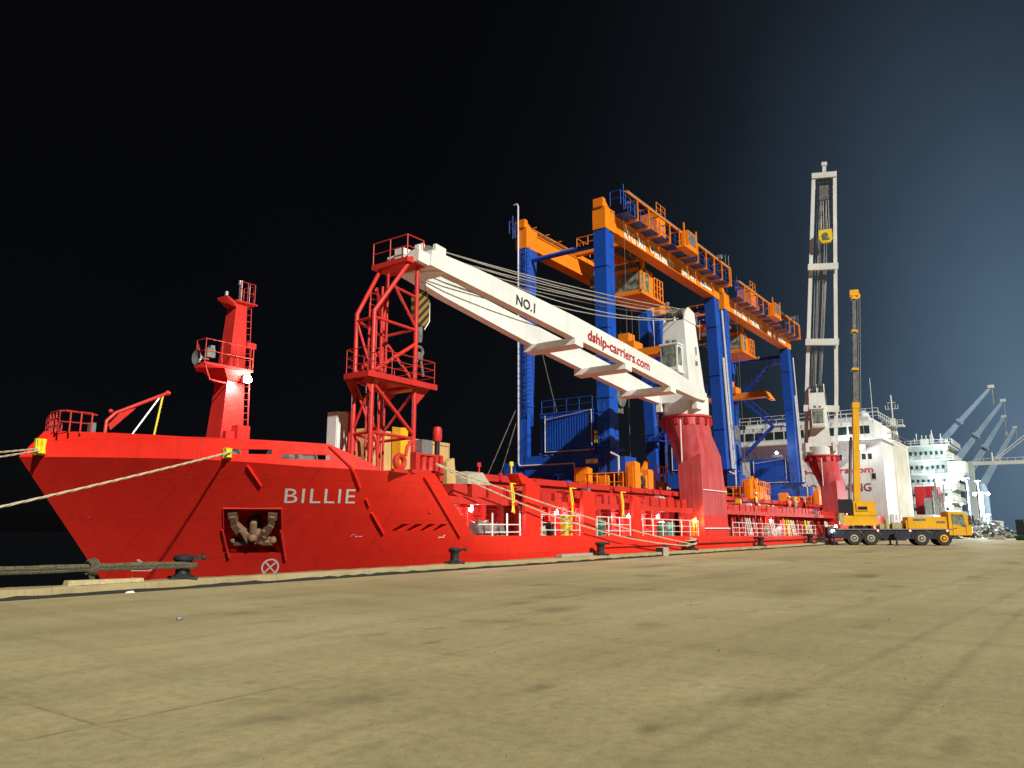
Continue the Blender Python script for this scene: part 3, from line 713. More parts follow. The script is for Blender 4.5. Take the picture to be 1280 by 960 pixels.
# dark clutter under the walkway: hoses and coiled gear
for i,(x,w,h,mt) in enumerate(((26.6,1.2,.75,'grime'),(28.1,.9,.65,'grime'),(31.6,.8,.6,'tarp'),(32.6,.55,.75,'black'),(36.6,.5,.7,'black'),(57.2,.5,.9,'green'),(66.8,.7,1.0,'tarp'),(70.2,.6,1.0,'steel'))):
    p=MB(); z=dk(x)-.05
    for q in range(5):
        a=rr.uniform(0,w*.6); p.hexa([(x+a,21.2,z),(x+a+w*.45,21.25,z),(x+a+w*.45,21.8,z),(x+a,21.8,z)],[(x+a+.06,21.3,z+h*rr.uniform(.5,1)),(x+a+w*.36,21.3,z+h*rr.uniform(.5,1)),(x+a+w*.36,21.7,z+h*rr.uniform(.5,1)),(x+a+.06,21.7,z+h*rr.uniform(.5,1))])
    p.build('stowed_gear',mt,ship)
for x in (37.7,38.4,46.3,47.7,67.6):
    p=MB(); p.lathe([(.28,0),(.30,.05),(.28,.1),(.28,.45),(.30,.5),(.28,.55),(.28,.9),(.1,.95)],(x,21.6,dk(x)-.05),14); p.build('drum','green',ship)
for x,mt in ((48.6,'red'),(71.6,'hiyel'),(73.0,'hiyel'),(75.8,'red'),(78.5,'hiyel'),(60.5,'dkred'),(63.2,'dkred'),(58.4,'red'),(80.5,'red')):
    p=MB(); z=dk(x)-.05; p.beam((x,21.2,z),(x+.7,21.6,z+1.55),.35,.10,(0,1,0)); p.beam((x+.1,21.0,z),(x+.8,21.4,z+1.5),.05,.05); p.build('deck_brace',mt,ship)
for x in list(range(61,110,3)):
    p=MB(); z=dk(x)-.05
    for k_ in range(3): p.tube([(x+k_*.45,20.95,z),(x+.35+k_*.45,21.3,z+1.45)],.045,6)
    p.build('deck_brace','lettw' if x%2 else 'red',ship)
# lashing gear, chains and boxes laid along the hatch edge and the walkway
for i in range(46):
    x=rr.uniform(26.5,104); z=4.13; y=rr.uniform(22.6,24.6)
    if rr.random()<.45: y=rr.uniform(21.5,22.2); z=3.35
    if 49.8<x<56.4: continue
    p=MB(); w_=rr.uniform(.25,.8); h_=rr.uniform(.18,.6); k_=rr.random()
    if k_<.35: p.hexa([(x,y,z),(x+w_,y,z),(x+w_,y+.5,z),(x,y+.5,z)],[(x+.04,y+.04,z+h_),(x+w_*.8,y+.02,z+h_*.8),(x+w_*.8,y+.4,z+h_*.9),(x+.06,y+.42,z+h_)])
    elif k_<.6: p.tube([(x,y,z+.05),(x+w_*.4,y+.1,z+.25),(x+w_*.9,y,z+.12),(x+w_*1.6,y+.2,z+.06)],.06,6)
    elif k_<.8: p.lathe([(.22,0),(.24,.06),(.22,.12),(.22,h_)],(x,y,z),12)
    else: p.tube([(x,y,z),(x,y,z+h_+.5)],.045,6); p.box((x-.12,y-.04,z+h_+.3),(x+.12,y+.04,z+h_+.52))
    p.build('lashing_gear',rr.choice(('grime','rust','tarp','lettw','hiyel','black','galv','red','red','dkred','blue')),ship)
# deck lamps under the walkway (lit)
for x,z in ((27.2,2.45),(34.3,2.4),(37.2,2.42),(42.4,2.32),(46.5,2.35),(69.6,2.28)):
    p=MB(); p.box((x-.1,21.85,z+.05),(x+.1,22.15,z+.18)); L_=p.build('deck_lamp','steel',ship)
    p=MB(); p.ball((x,21.9,z-.04),.095,7); p.build('lamp_glass','lamp',L_)
    lamp((x,21.5,z-.15),95,(1,.86,.86),.1,'deck_lamp_light',ship)
p=MB(); p.tube([(50.3,21.2,.95),(50.3,21.2,2.0)],.2,12); p.ball((50.3,21.2,2.0),.2,8); p.tube([(50.62,21.0,.95),(50.62,21.0,2.25),(50.4,21.0,2.35)],.05,6); p.build('lamp_housing','orange',ship)
p=MB(); p.ball((50.3,20.98,2.08),.13,7); p.build('lamp_glass','lampwarm',ship); lamp((50.3,20.8,2.0),60,(1,.5,.12),.1,'warm_lamp_light',ship)
# crane pedestals (fixed to the hull)
def pedestal(Xc,Yc):
    p=MB(); a,b_=Xc-2.0,Xc+2.45; y0=20.57
    zd_=dk(Xc)-.05
    p.hexa([(a,y0,zd_),(b_+.1,y0,zd_),(b_+.1,22.3,zd_),(a,22.3,zd_)],[(a,y0+.04,4.2),(b_-.1,y0+.04,4.2),(b_-.1,22.3,4.2),(a,22.3,4.2)])
    p.hexa([(a,y0+.04,4.2),(b_-.1,y0+.04,4.2),(b_-.1,22.3,4.2),(a,22.3,4.2)],[(a+.0,y0+.08,6.75),(b_-.55,y0+.08,6.75),(b_-.55,22.35,6.0),(a,22.35,6.0)])
    n=16; ring=[(Xc+1.72*math.cos(2*math.pi*i/n),Yc+1.72*math.sin(2*math.pi*i/n),8.9) for i in range(n)]
    def sq(i):
        an_=2*math.pi*i/n; cx,sy=math.cos(an_),math.sin(an_); k_=1/max(abs(cx),abs(sy)); x=Xc+.0+cx*k_*1.98; y=(y0+.08+22.35)/2+sy*k_*((22.35-y0-.08)/2)
        x=max(a,min(b_-.55,x)); return (x,y,6.75-.75*(y-y0-.08)/(22.35-y0-.08))
    p.hexa([sq(i) for i in range(n)],ring)
    p.lathe([(1.72,8.9),(1.72,9.45),(1.84,9.5),(1.84,9.62),(1.72,9.66)],(Xc,Yc,0),28)
    o=p.build('crane_pedestal','pedestal',ship); o.data.set_sharp_from_angle(angle=R(20)); 
    q=MB()
    for i in range(14):
        an_=2*math.pi*i/14; q.box((Xc+1.74*math.cos(an_)-.12,Yc+1.74*math.sin(an_)-.12,8.95),(Xc+1.74*math.cos(an_)+.12,Yc+1.74*math.sin(an_)+.12,9.4))
    q.split('ring_stiffener','dkred',o)
    q=MB(); q.rail([(Xc+2.05*math.cos(t),Yc+2.05*math.sin(t),9.1) for t in [R(a_) for a_ in range(-20,130,20)]],.8,.025,(1.,.5),.8); q.tube([(Xc-1.95,Yc-.4,4.5),(Xc-1.95,Yc-.4,9.2)],.05,6); q.build('pedestal_railing','white',o)
    return o
C1=(53.0,22.45); C2=(91.0,22.45)
pedestal(*C1); pedestal(*C2)
q=MB(); q.box((50.97,20.53,4.18),(55.5,20.575,4.24)); q.box((50.97,20.49,1.55),(55.65,20.54,1.62)); q.build('weld_seam','lettw',ship)
# ------------------------------------------------------------------ ship superstructure
SF=118.
s_=MB(); s_.box((SF,20.9,.8),(136,42,14.0)); s_.box((SF-.8,21.6,14.0),(130,41.4,16.6)); s_.box((SF-1.2,20.6,13.85),(131,42.4,14.05)); s_.box((SF+1,22.5,16.6),(128,40.5,17.4)); s_.box((SF-.05,20.9,.8),(SF,42,1.0))
sup=s_.build('superstructure','white2',ship)
def win(y,z,w=.55,h=.8): 
    p=MB(); p.box((SF-.04,y-w/2-.08,z-.08),(SF-.005,y+w/2+.08,z+h+.08)); f=p.build('window_frame','white2',sup)
    p=MB(); p.box((SF-.06,y-w/2,z),(SF-.042,y+w/2,z+h)); p.build('window_pane','glass',sup)
for y,z in ((29.9,5.0),(28.9,5.0),(31.9,8.2),(29.5,8.2),(23.4,11.2),(22.6,11.2),(33.5,5.),(34.5,5.),(26.8,8.0),(26.6,11.2),(36.5,8.2),(36.5,5.),(22.3,8.4),(26.4,5.0)): win(y,z)
p=MB()
y=22.2
while y<41: p.box((SF-.84,y,14.75),(SF-.80,y+1.25,15.9)); y+=1.5
p.build('bridge_window','glass',sup)
p=MB(); p.rail([(SF-1.1,42.2,16.7),(SF-1.1,20.8,16.7),(130,20.8,16.7)],1.0,.04,(1.,.5),1.4); p.rail([(SF-.2,41,17.4),(SF-.2,21,17.4)],1.0,.04,(1.,.5),1.6); p.build('bridge_railing','white2',sup)
text('dship-carriers.com',1.25,(SF-.03,34.75,9.35),(0,-1,0),(0,0,1),'lettr',ship,'lettering',.01,bold=.02,width=12.4)
text('NO SMOKING',1.55,(SF-.03,32.45,6.75),(0,-1,0),(0,0,1),'maroon',ship,'lettering',.01,bold=.01,width=9.6)
p=MB(); p.lathe([(.9,0),(.95,.6),(.7,1.3),(.2,1.6)],(124,24.2,17.4),18); p.build('radome','white2',ship)
p=MB(); p.tube([(122,22.5,17.4),(122,22.5,23.5)],.05,6); p.tube([(127,32,17.4),(127,32,22)],.2,8); p.tube([(127,30.5,20),(127,33.5,20)],.06,6); p.tube([(127,31,21),(127,33,21)],.06,6); p.build('aerial','white2',ship)
# funnel casing and radar mast on the port quarter
fc=MB(); fc.box((126,20.7,.8),(138,23.6,14.3)); fc.box((125.9,20.6,14.3),(138.2,23.7,14.5))
for i in range(9): fc.box((125.9,20.95+i*.3,6.5),(126.0,21.1+i*.3,14.2))
for i in range(14): fc.box((126.3+i*.8,20.62,3),(126.6+i*.8,20.7,14.2))
fc.box((124.8,21.2,.8),(126,22.8,6.0)); fun=fc.build('funnel_casing',paint('funnel_streaked_paint',(.66,.65,.57),.6,.65,(.36,.28,.10),scale=1.),ship)
p=MB(); p.rail([(126.2,20.8,14.5),(138,20.8,14.5)],1.1,.05,(1.,.5),1.2); p.rail([(126.2,20.8,14.5),(126.2,23.4,14.5)],1.1,.05,(1.,.5),1.); p.build('casing_railing','black',fun)
p=MB(); p.hexa([(131.2,20.9,14.5),(132.6,20.9,14.5),(132.6,22.1,14.5),(131.2,22.1,14.5)],[(131.6,21.2,18.5),(132.2,21.2,18.5),(132.2,21.8,18.5),(131.6,21.8,18.5)]); p.box((131.,20.0,17.2),(133,23,17.4)); p.rail([(131,20,17.4),(131,23,17.4)],.7,.05,(1.,.5),.75); p.tube([(131.9,21.5,18.5),(131.9,21.5,22.2)],.12,8); p.tube([(131.9,20.6,20),(131.9,22.4,20)],.07,6); p.tube([(131.9,20.9,21),(131.9,22.1,21)],.07,6)
for y in (20.6,21.0,22.0,22.4): p.tube([(131.9,y,20),(131.9,y,20.7)],.04,6)
p.build('radar_mast','white2',ship)
p=MB(); p.box((SF-1.6,22.8,12.75),(SF-.8,23.6,13.1)); p.build('floodlight','steel',ship)
p=MB(); p.ball((SF-1.75,23.2,12.8),.30,8); p.ball((SF-1.6,25.0,14.4),.2,7); p.ball((125.4,22.0,15.4),.22,7); p.ball((125.4,21.2,15.1),.18,7); p.split('lamp_glass','lamp',ship)
lamp((SF-6,23.2,13.),520,(.92,.97,1.),.4,'superstructure_floodlight_light',ship)
lamp((SF-6,30,7.),60,(1,.93,.88),.5,'superstructure_fill_light',ship)
lamp((123.2,18.0,9),110,(.98,1.,1.),.4,'casing_floodlight_light',ship)
p=MB(); 
for i in range(5): p.box((119+i*1.3,20.35,.8),(119.8+i*1.3,20.8,3.5-(i%2)*.8))
p.split('stern_fitting','white2',ship)
q=MB(); q.box((112,21.3,.9),(117.4,24,3.2)); q.build('deck_house','dkred',ship)

# ------------------------------------------------------------------ deck cranes
def deck_crane(loc,jib_ang,label,letters,hook_at,L=29.2,slew=0.,lean=0.):
    """origin at the slewing ring; the crane faces the bow (-x); jib_ang = elevation of the jib"""
    t=thing('deck_crane',label,'ship crane',loc,None,slew,True)
    X=lambda m,n,mt,par=t,lab=None,flat=False: m.build(n,mt,par,lab,flat,True,True)
    h=MB()
    h.lathe([(1.66,0),(1.66,.9)],(0,0,0),28)
    h.hexa([(-1.55,-1.25,.9),(1.35,-1.25,.9),(1.35,1.35,.9),(-1.55,1.35,.9)],[(-1.5,-1.0,2.2),(1.3,-1.0,2.2),(1.3,1.1,2.2),(-1.5,1.1,2.2)])
    h.hexa([(-1.5,-1.0,2.2),(1.3,-1.0,2.2),(1.3,1.1,2.2),(-1.5,1.1,2.2)],[(-1.4,-.75,7.0),(.75,-.75,7.0),(.75,.9,7.0),(-1.4,.9,7.0)])
    h.box((-1.62,-1.55,.3),(.6,-1.2,1.35)); h.box((-1.62,1.2,.3),(.6,1.6,1.35))
    for y in (-.75,.0,.82): h.prism([(-1.4,7.0),(.75,7.0),(.55,7.9),(-.6,8.1),(-1.2,7.6)],'y',y-.05,y+.05)
    h.hexa([(-.2,-.76,7.0),(.75,-.76,7.),(.75,.9,7.),(-.2,.9,7.)],[(.0,-.76,7.7),(.6,-.76,7.7),(.6,.9,7.7),(.0,.9,7.7)])
    X(h,'crane_house','white')
    s=MB()
    for y in (-.6,-.42,-.24,.22,.42,.62): s.lathe([(.42,-.05),(.35,-.02),(.35,.02),(.42,.05)],(-.95,y,7.55),18,'y')
    s.split('sheave','wire',t,True)
    c=MB(); c.box((-2.35,-.55,3.1),(-1.45,.75,5.0)); c.box((-2.45,-.62,5.0),(-1.4,.8,5.1)); c.box((-2.3,-.6,2.95),(-1.45,.8,3.1)); cab=X(c,'operator_cab','white')
    g=MB(); g.box((-2.37,-.45,3.4),(-2.352,.65,4.85)); g.box((-2.25,-.57,3.5),(-1.6,-.552,4.85)); X(g,'cab_window','glasslt',cab)
    g=MB(); g.box((-2.38,-.45,4.2),(-2.371,.65,4.27)); g.box((-2.0,-.3,5.1),(-1.7,.0,5.4)); g.box((-2.0,.2,5.1),(-1.7,.5,5.45)); X(g,'cab_fitting','grime',cab)
    d=MB(); d.box((.0,-.98,3.8),(.35,-.9,4.1)); d.box((.2,-.95,4.6),(.3,-.86,5.2)); d.tube([(1.0,-.95,5.9),(1.25,-.9,7.3)],.03,6); d.rail([(.75,-.7,7.0),(1.2,-.7,7.0),(1.2,.8,7.)],.9,.025,(1.,.5),.7); d.ladder((1.35,-.6,1.),(.8,-.3,7.0),.4,16,(0,1,0)); X(d,'crane_fitting','steel')
    # jib frame: local u along the jib (away from the house), built along -x then tilted about the heel pin
    piv=Vector((-.2,0,1.25)); T=Matrix.Translation(piv)@Matrix.Rotation(lean,4,'X')@Matrix.Rotation(jib_ang,4,'Y')
    def J(): m=MB(); m.T=T; return m
    yw=[(0,1.52),(6,1.56),(17,1.42),(L-2.4,1.02),(L,.80)] if jib_ang<.5 else [(0,1.56),(6,1.56),(L-1,1.16),(L,1.16)]
    W=lambda u:interp(yw,u)
    HT=[(0,.55),(2,.95),(6,1.25),(18,1.22),(L-3,.95),(L,.72)] if jib_ang<.5 else [(0,.5),(2,.75),(6,.85),(L-3,.7),(L,.6)]
    jb=J()
    for sgn in (-1,1):
        U=[0,2,6,12,18,L-3,L]
        for a,b_ in zip(U,U[1:]):
            def sec(u):
                h_=interp(HT,u); y=W(u)*sgn; t_=.24 if jib_ang<.5 else .20; 
                return [(-u,y-t_,-h_/2),(-u,y+t_,-h_/2),(-u,y+t_,h_/2),(-u,y-t_,h_/2)]
            jb.hexa(sec(a),sec(b_))
    jib=X(jb,'jib','white')
    for i,(u,w_) in enumerate(((6.0,.42),(12.2,.42),(17.8,.42)) if jib_ang<.5 else ((4.0,.36),(11.6,.36),(20.4,.36))):
        m=J(); m.box((-u-w_,-W(u)-.30,-.98),(-u+w_,W(u)+.30,-.60)); X(m,'jib_cross_beam','white',jib)
    m=J(); hw=.95 if jib_ang<.5 else 1.36; m.box((-L-.7,-hw,-.38),(-L+(1.2 if jib_ang<.5 else -.05),hw,.15)); m.box((-L+.2,-1.06,.15),(-L+.9,-.9,.72)); m.box((-L+.2,.9,.15),(-L+.9,1.06,.72)); m.prism([(-L-.2,.15),(-L+.6,.15),(-L+.5,.8)],'y',-.5,-.44); m.prism([(-L-.2,.15),(-L+.6,.15),(-L+.5,.8)],'y',.44,.5); m.box((-L-.9,-.15,-.2),(-L-.7,.15,.25))
    if jib_ang>.5: m.box((-L-1.6,-.2,-.2),(-L-.7,.2,.1)); m.box((-L-2.0,-.3,-.25),(-L-1.6,.3,.15))
    X(m,'jib_head','white',jib)
    m=J()
    for y in (-.6,-.3,.0,.3,.6): m.lathe([(.45,-.06),(.38,-.02),(.38,.02),(.45,.06)],(-L+.3,y,.28),18,'y')
    m.split('head_sheave','wire',jib,True)
    m=J(); m.tube([(-3,-W(3),.66),(-L+4,-W(L-4),.62)],.03,6); X(m,'jib_pipe','white',jib)
    # luffing and hoisting wires
    w=MB(); tip=lambda y,dz=.55:T@Vector((-L+.5,y,dz))
    k=0
    for y,dz,yt in ((-.7,.3,-.5),(-.5,.42,-.3),(-.3,.30,-.2),(.25,.42,.25),(.45,.30,.4),(.7,.38,.6)):
        a=tip(y,.35+dz); b_=Vector((-1.0,yt,7.9-.12*(k%3))); w.tube(hang(a,b_,.25+.12*(k%3),8),.028,5); k+=1
    for y in (-.55,.5): w.tube(hang(tip(y,.5),Vector((-1.05,y*.5,7.2)),.9,10),.030,5)
    X(w,'luffing_wire','wirelt')
    for txt,u,sz,mt,wd in letters:
        # on the outer (port) face of the near beam
        y0=-(W(u)+.24); u2=u-wd; y1=-(W(u2)+.24)
        o=T@Vector((-u,y0-.02,-.32)); e=T@Vector((-u2,y1-.02,-.32)); up=(T.to_3x3()@Vector((0,0,1)))
        text(txt,sz,o,(e-o),up,mt,jib,'lettering',.006,0,.012,'LEFT',wd,1.,True)
    # hook block
    hk=Vector(hook_at) if jib_ang<.5 else T@Vector(hook_at)
    hb=MB()
    if jib_ang<.5:
        hb.prism([(-.30,0),(-.42,-.3),(-.42,-1.25),(-.18,-1.65),(.2,-1.65),(.42,-1.3),(.42,-.3),(.25,0)],'y',-.16,.16); hb.T=Matrix.Translation(hk); hb.v=[Matrix.Translation(hk)@v for v in hb.v]
        o=X(hb,'hook_block','stripe')
        r=MB(); r.tube([hk+Vector((.42,.0,-.1)),hk+Vector((.62,0,-.4)),hk+Vector((.62,0,-1.3)),hk+Vector((.3,0,-1.75))],.03,6); r.tube([hk+Vector((-.1,0,0)),hk+Vector((-.1,0,1.3))],.02,5); r.tube([hk+Vector((.3,0,0)),hk+Vector((.3,0,1.5))],.02,5); X(r,'hoist_wire','wirelt')
        r=MB(); r.lathe([(.10,-2.4),(.14,-2.2),(.14,-1.7),(.1,-1.65)],hk,12); pts=[hk+Vector((.0+.22*math.sin(a),0,-2.6-.22*(1-math.cos(a)))) for a in [R(x) for x in range(-40,230,25)]]; r.tube(pts,.07,8); r.box(tuple(hk+Vector((-.16,-.08,-3.2))),tuple(hk+Vector((.16,.08,-2.85)))); r.tube([hk+Vector((.1,0,-3.1)),hk+Vector((.3,0,-3.9))],.06,6); r.tube([hk+Vector((-.1,0,-3.1)),hk+Vector((-.3,0,-4.2))],.05,6); X(r,'hook','grime')
    else:
        hb.prism([(-.72,.5),(-.72,-.55),(-.45,-1.05),(.45,-1.05),(.72,-.55),(.72,.5)],'x',-.2,.2); hb.v=[Matrix.Translation(hk)@v for v in hb.v]; o=X(hb,'hook_block','hiyel')
        r=MB(); r.lathe([(.34,-.03),(.34,.03)],hk+Vector((-.22,.05,-.2)),16,'x'); r.box(tuple(hk+Vector((-.24,-.4,-.75))),tuple(hk+Vector((-.2,.35,-.5)))); X(r,'block_marking','wire')
        r=MB()
        for y in (-.45,-.2,.15,.4): r.tube([hk+Vector((0,y,.45)),T@Vector((-L+1.2,y*.9,.1))],.035,5)
        for y in (-.5,-.25,.1,.35): r.tube([Vector((-1.2,y,7.8)),T@Vector((-L+1.6,y,.2))],.03,5)
        X(r,'hoist_wire','wire')
        r=MB(); r.T=T; r.box((-L+.9,-.5,-.3),(-L+2.6,.5,.3)); X(r,'head_machinery','grime')
    return t
deck_crane((C1[0],C1[1],9.66),R(4.4),'white ship crane whose lettered jib lies forward onto the red lattice tower',(('dship-carriers.com',16.9,.86,'lettr',7.5),('NO.1',23.4,.70,'lettd',1.55)),(-28.45,.35,2.45))
deck_crane((C2[0],C2[1],9.66),R(87.2),'white ship crane with its jib raised upright, a yellow hook block hanging inside it',(),(-24.2,-.22,-.95),31.2,R(14),R(4.6))

# ------------------------------------------------------------------ rubber tyred gantry cranes carried on the hatches
def make_gantry():
    t=thing('gantry_crane','blue and orange gantry crane standing nearest the bow on the hatch covers','gantry crane',(47.5,26.6,4.12),'gantry cranes carried on the ship',0,True)
    X=lambda m,n,mt,par=t,lab=None: m.build(n,mt,par,lab,False,True,True)
    ZT=20.0; YF=7.3
    # legs: (x0,x1) at foot and top
    for (fx0,fx1,tx0,tx1,ex0,ex1) in ((1.5,2.15,1.5,2.15,2.35,3.0),(24.8,25.5,23.5,24.2,24.38,24.95)):
        for y in (0,YF):
            m=MB(); m.hexa([(fx0,y,1.3),(fx1,y,1.3),(fx1,y+1.05,1.3),(fx0,y+1.05,1.3)],[(tx0,y,ZT),(tx1,y,ZT),(tx1,y+1.05,ZT),(tx0,y+1.05,ZT)])
            dx=fx1-tx1; e0,e1=ex0,ex1
            m.hexa([(e0+dx,y+.1,2.6),(e1+dx,y+.1,2.6),(e1+dx,y+.95,2.6),(e0+dx,y+.95,2.6)],[(e0,y+.1,ZT),(e1,y+.1,ZT),(e1,y+.95,ZT),(e0,y+.95,ZT)])
            m.hexa([(fx1,y+.3,2.6),(e0+dx,y+.3,2.6),(e0+dx,y+.7,2.6),(fx1,y+.7,2.6)],[(tx1,y+.3,ZT),(e0,y+.3,ZT),(e0,y+.7,ZT),(tx1,y+.7,ZT)])
            for zz in (6.9,12.2,17.0):
                k_=(zz-1.3)/(ZT-1.3); a0=fx0+(tx0-fx0)*k_; a1=fx1+(tx1-fx1)*k_; m.box((a0-.05,y-.05,zz),(a1+.05,y+1.10,zz+.10))
            for zz in (4.2,9.6,14.6,18.8):
                k_=(zz-2.6)/(ZT-2.6); b0=e0+dx*(1-k_); b1=e1+dx*(1-k_); m.box((b0+.12,y+.04,zz),(b1-.12,y+.1,zz+.7))
            leg=X(m,'leg','blue')
            if y==0 or fx0<5:
                q=MB()
                lx=fx0
                if fx0>5:
                    q.tube([(fx1+.5,-.12,1.5),(tx1+.6,-.12,ZT-6)],.16,8); q.tube([(fx1+1.1,-.12,2.0),(tx1+.9,-.12,ZT-1)],.07,6); q.tube([(fx1+1.4,-.1,2.0),(tx1+1.2,-.1,ZT-1)],.05,6)
                    X(q,'conduit','galv',leg)
                elif y>0:
                    q.tube([(lx-.14,y+.75,2.4),(lx-.14,y+.75,ZT+3.7),(lx-.14,y+.85,ZT+3.9),(lx-.14,y+1.15,ZT+3.9)],.08,8)
                    q.tube([(lx-.14,y+.75,2.4),(lx-.14,y+.6,2.2),(lx-.14,3.0,2.2),(lx-.14,2.9,1.3)],.08,8)
                    X(q,'conduit','galv',leg)
                else:
                    q.ladder((lx-.25,.55,1.6),(lx-.25,.55,6.5),.5,16,(0,1,0)); 
                    for z in (2.5,3.3,4.1,4.9,5.7): q.tube([(lx-.25,.25,z),(lx-.75,.25,z),(lx-.85,.55,z),(lx-.75,.85,z),(lx-.25,.85,z)],.03,5)
                    X(q,'ladder','blue',leg)
            c=MB(); tx1=ex1; c.hexa([(tx0-.05,y-.03,ZT),(tx1+.02,y-.03,ZT),(tx1+.02,y+1.08,ZT),(tx0-.05,y+1.08,ZT)],[(tx0-.05,y-.03,ZT+1.75),(tx1+.02,y-.03,ZT+1.75),(tx1+.02,y+1.08,ZT+1.75),(tx0-.05,y+1.08,ZT+1.75)])
            if fx0<5: c.prism([(1.35,ZT+1.75),(2.6,ZT+1.75),(2.15,ZT+2.05),(1.85,ZT+2.2),(1.75,ZT+2.45),(1.35,ZT+2.45)],'y',y+.1,y+.95)
            X(c,'leg_cap','orange',leg)
    # girders
    gz0,gz1=ZT+.02,ZT+1.5
    for y in (0,YF):
        m=MB(); m.box((3.03,y+.05,gz0),(24.9,y+1.0,gz1)); m.box((3.03,y-.03,gz0+.02),(24.9,y+.05,gz0+.12)) ; m.box((3.03,y-.03,gz1-.10),(24.9,y+.05,gz1-.02)); g=X(m,'girder','orange')
        m=MB(); m.box((2,y+.45,gz1),(25,y+.6,gz1+.15)); X(m,'trolley_rail','steel',g)
        # walkway outside the girder
        sg=-1 if y==0 else 1; yo=(y if y==0 else y+1.0)
        m=MB()
        for i in range(11):
            x=3.0+i*2.02; m.box((x,min(yo,yo+sg*1.12),gz1-.05),(x+1.62,max(yo,yo+sg*1.12),gz1))
        m.split('walkway_plate','blue2',g,True)
        m=MB()
        for i in range(11):
            x=4.66+i*2.02; m.box((x,min(yo,yo+sg*1.17),gz1-.20),(x+.14,max(yo,yo+sg*1.17),gz1-.02)); m.box((x+.03,yo+sg*1.17-.045,gz1-.2),(x+.11,yo+sg*1.17+.045,gz1+1.6)); m.box((x+.03,min(yo+sg*.2,yo+sg*1.17),gz1+1.52),(x+.11,max(yo+sg*.2,yo+sg*1.17),gz1+1.6))
        m.box((3.0,yo+sg*1.17-.05,gz1+1.54),(25.4,yo+sg*1.17+.05,gz1+1.65)); m.box((3.0,yo+sg*.95-.04,gz1+1.70),(25.4,yo+sg*.95+.04,gz1+1.78))
        m.box((25.2,min(yo,yo+sg*1.17),gz1-.18),(25.4,max(yo,yo+sg*1.17),gz1)); m.box((25.3,yo+sg*1.17-.05,gz1-.2),(25.4,yo+sg*1.17+.05,gz1+1.62))
        X(m,'walkway_frame','orange',g)
        m=MB(); m.rail([(2.0,yo+sg*.2,gz1+.3),(2.0,yo+sg*1.1,gz1+.3),(4.4,yo+sg*1.1,gz1+.0)],1.15,.03,(1.,.5),.9); m.rail([(3.2,yo+sg*1.08,gz1),(25.2,yo+sg*1.08,gz1)],1.0,.022,(1.,.5),1.1); m.tube([(2.5,yo+sg*1.1,gz1),(2.5,yo+sg*1.1,gz1+2.1)],.03,6); X(m,'walkway_railing','blue',g)
        m=MB(); m.box((3.0,yo+sg*1.17-.05,gz1+1.66),(25.3,yo+sg*1.17+.10,gz1+1.77)); m.box((21.9,yo+sg*1.1,gz1+1.77),(22.4,yo+sg*1.5,gz1+2.1)); m.tube([(25.1,yo+sg*1.1,gz1+1.95),(25.1,yo+sg*1.1,gz1+3.0)],.04,6); m.tube([(24.2,yo+sg*1.1,gz1+1.95),(24.2,yo+sg*1.1,gz1+2.8)],.03,6); X(m,'festoon_track','steel',g)
        if y==0:
            m=MB(); m.box((12.2,yo+sg*1.9,gz1-.1),(15.2,yo+sg*1.1,gz1+.05)); m.box((12.3,yo+sg*1.85,gz1+.05),(12.42,yo+sg*1.75,gz1+2.1)); m.box((15.0,yo+sg*1.85,gz1+.05),(15.12,yo+sg*1.75,gz1+2.1)); m.box((13.2,yo+sg*1.8,gz1+.05),(15.0,yo+sg*1.175,gz1+1.7)); X(m,'electrical_cabinet','orange',g)
            m=MB(); m.box((13.3,yo+sg*1.83,gz1+.5),(14.9,yo+sg*1.805,gz1+1.6)); X(m,'cabinet_panel','grime',g)
            for txt,x,sz,wd in (('RTG 002',4.6,1.12,3.9),('PELINDO',10.25,.9,3.8),('SWL 41T',15.9,1.05,3.4)):
                text(txt,sz,(x,y+.045,gz0+.17),(1,0,0),(0,0,1),'lettw',g,'lettering',.008,0,.035,'LEFT',wd,1.,True)
            m=MB(); m.lathe([(.36,-.0),(.36,.02)],(9.75,.03,gz0+.72),18,'y'); m.box((10.2,.028,gz0+.16),(13.6,.046,gz0+.26)); m.box((20.3,.028,gz0+.3),(20.9,.046,gz0+1.05)); m.box((21.05,.028,gz0+.38),(23.0,.046,gz0+.92)); X(m,'girder_marking','lettw',g)
            m=MB(); m.lathe([(.2,-.0),(.2,.02)],(9.75,.012,gz0+.72),14,'y'); m.prism([(20.5,gz0+.4),(20.65,gz0+.4),(20.9,gz0+.95),(20.75,gz0+.95)],'y',.012,.026); X(m,'girder_marking','blue',g)
    # leg frames: sill beam, bogies, portal tie, engine house
    for k,(x0,x1,tx) in enumerate(((1.4,3.1,2.0),(24.6,26.2,23.9))):
        m=MB(); m.box((x0+.05,.9,1.35),(x1-.05,YF+.2,2.9)); m.box((x0-.02,-1.2,1.3),(x1+.02,.0,2.5)); m.box((x0-.02,YF+1.05,1.3),(x1+.02,YF+2.2,2.5)); m.box((x0+.1,2.6,.35),(x1-.1,4.6,1.35)); m.box((x0+.3,4.9,.5),(x1-.3,6.3,1.35)); sill=X(m,'sill_beam','blue')
        m=MB(); m.tube([(tx+.3,1.0,ZT-.9),(tx+.3,YF+.1,ZT-.9)],.20,10); X(m,'portal_tie','blue')
        m=MB(); m.box((x0+.15,1.4,3.15),(x0+2.3,6.1,6.05)); m.box((x0+.1,1.35,6.05),(x0+2.35,6.15,6.15)); m.box((x0+.1,1.3,2.95),(x0+2.35,6.2,3.12))
        for i in range(20): m.box((x0+.09,1.55+i*.225,3.3),(x0+.15,1.65+i*.225,5.85))
        for i in range(9): m.box((x0+.3+i*.225,1.34,3.3),(x0+.4+i*.225,1.4,5.85))
        hs=X(m,'engine_house','blue')
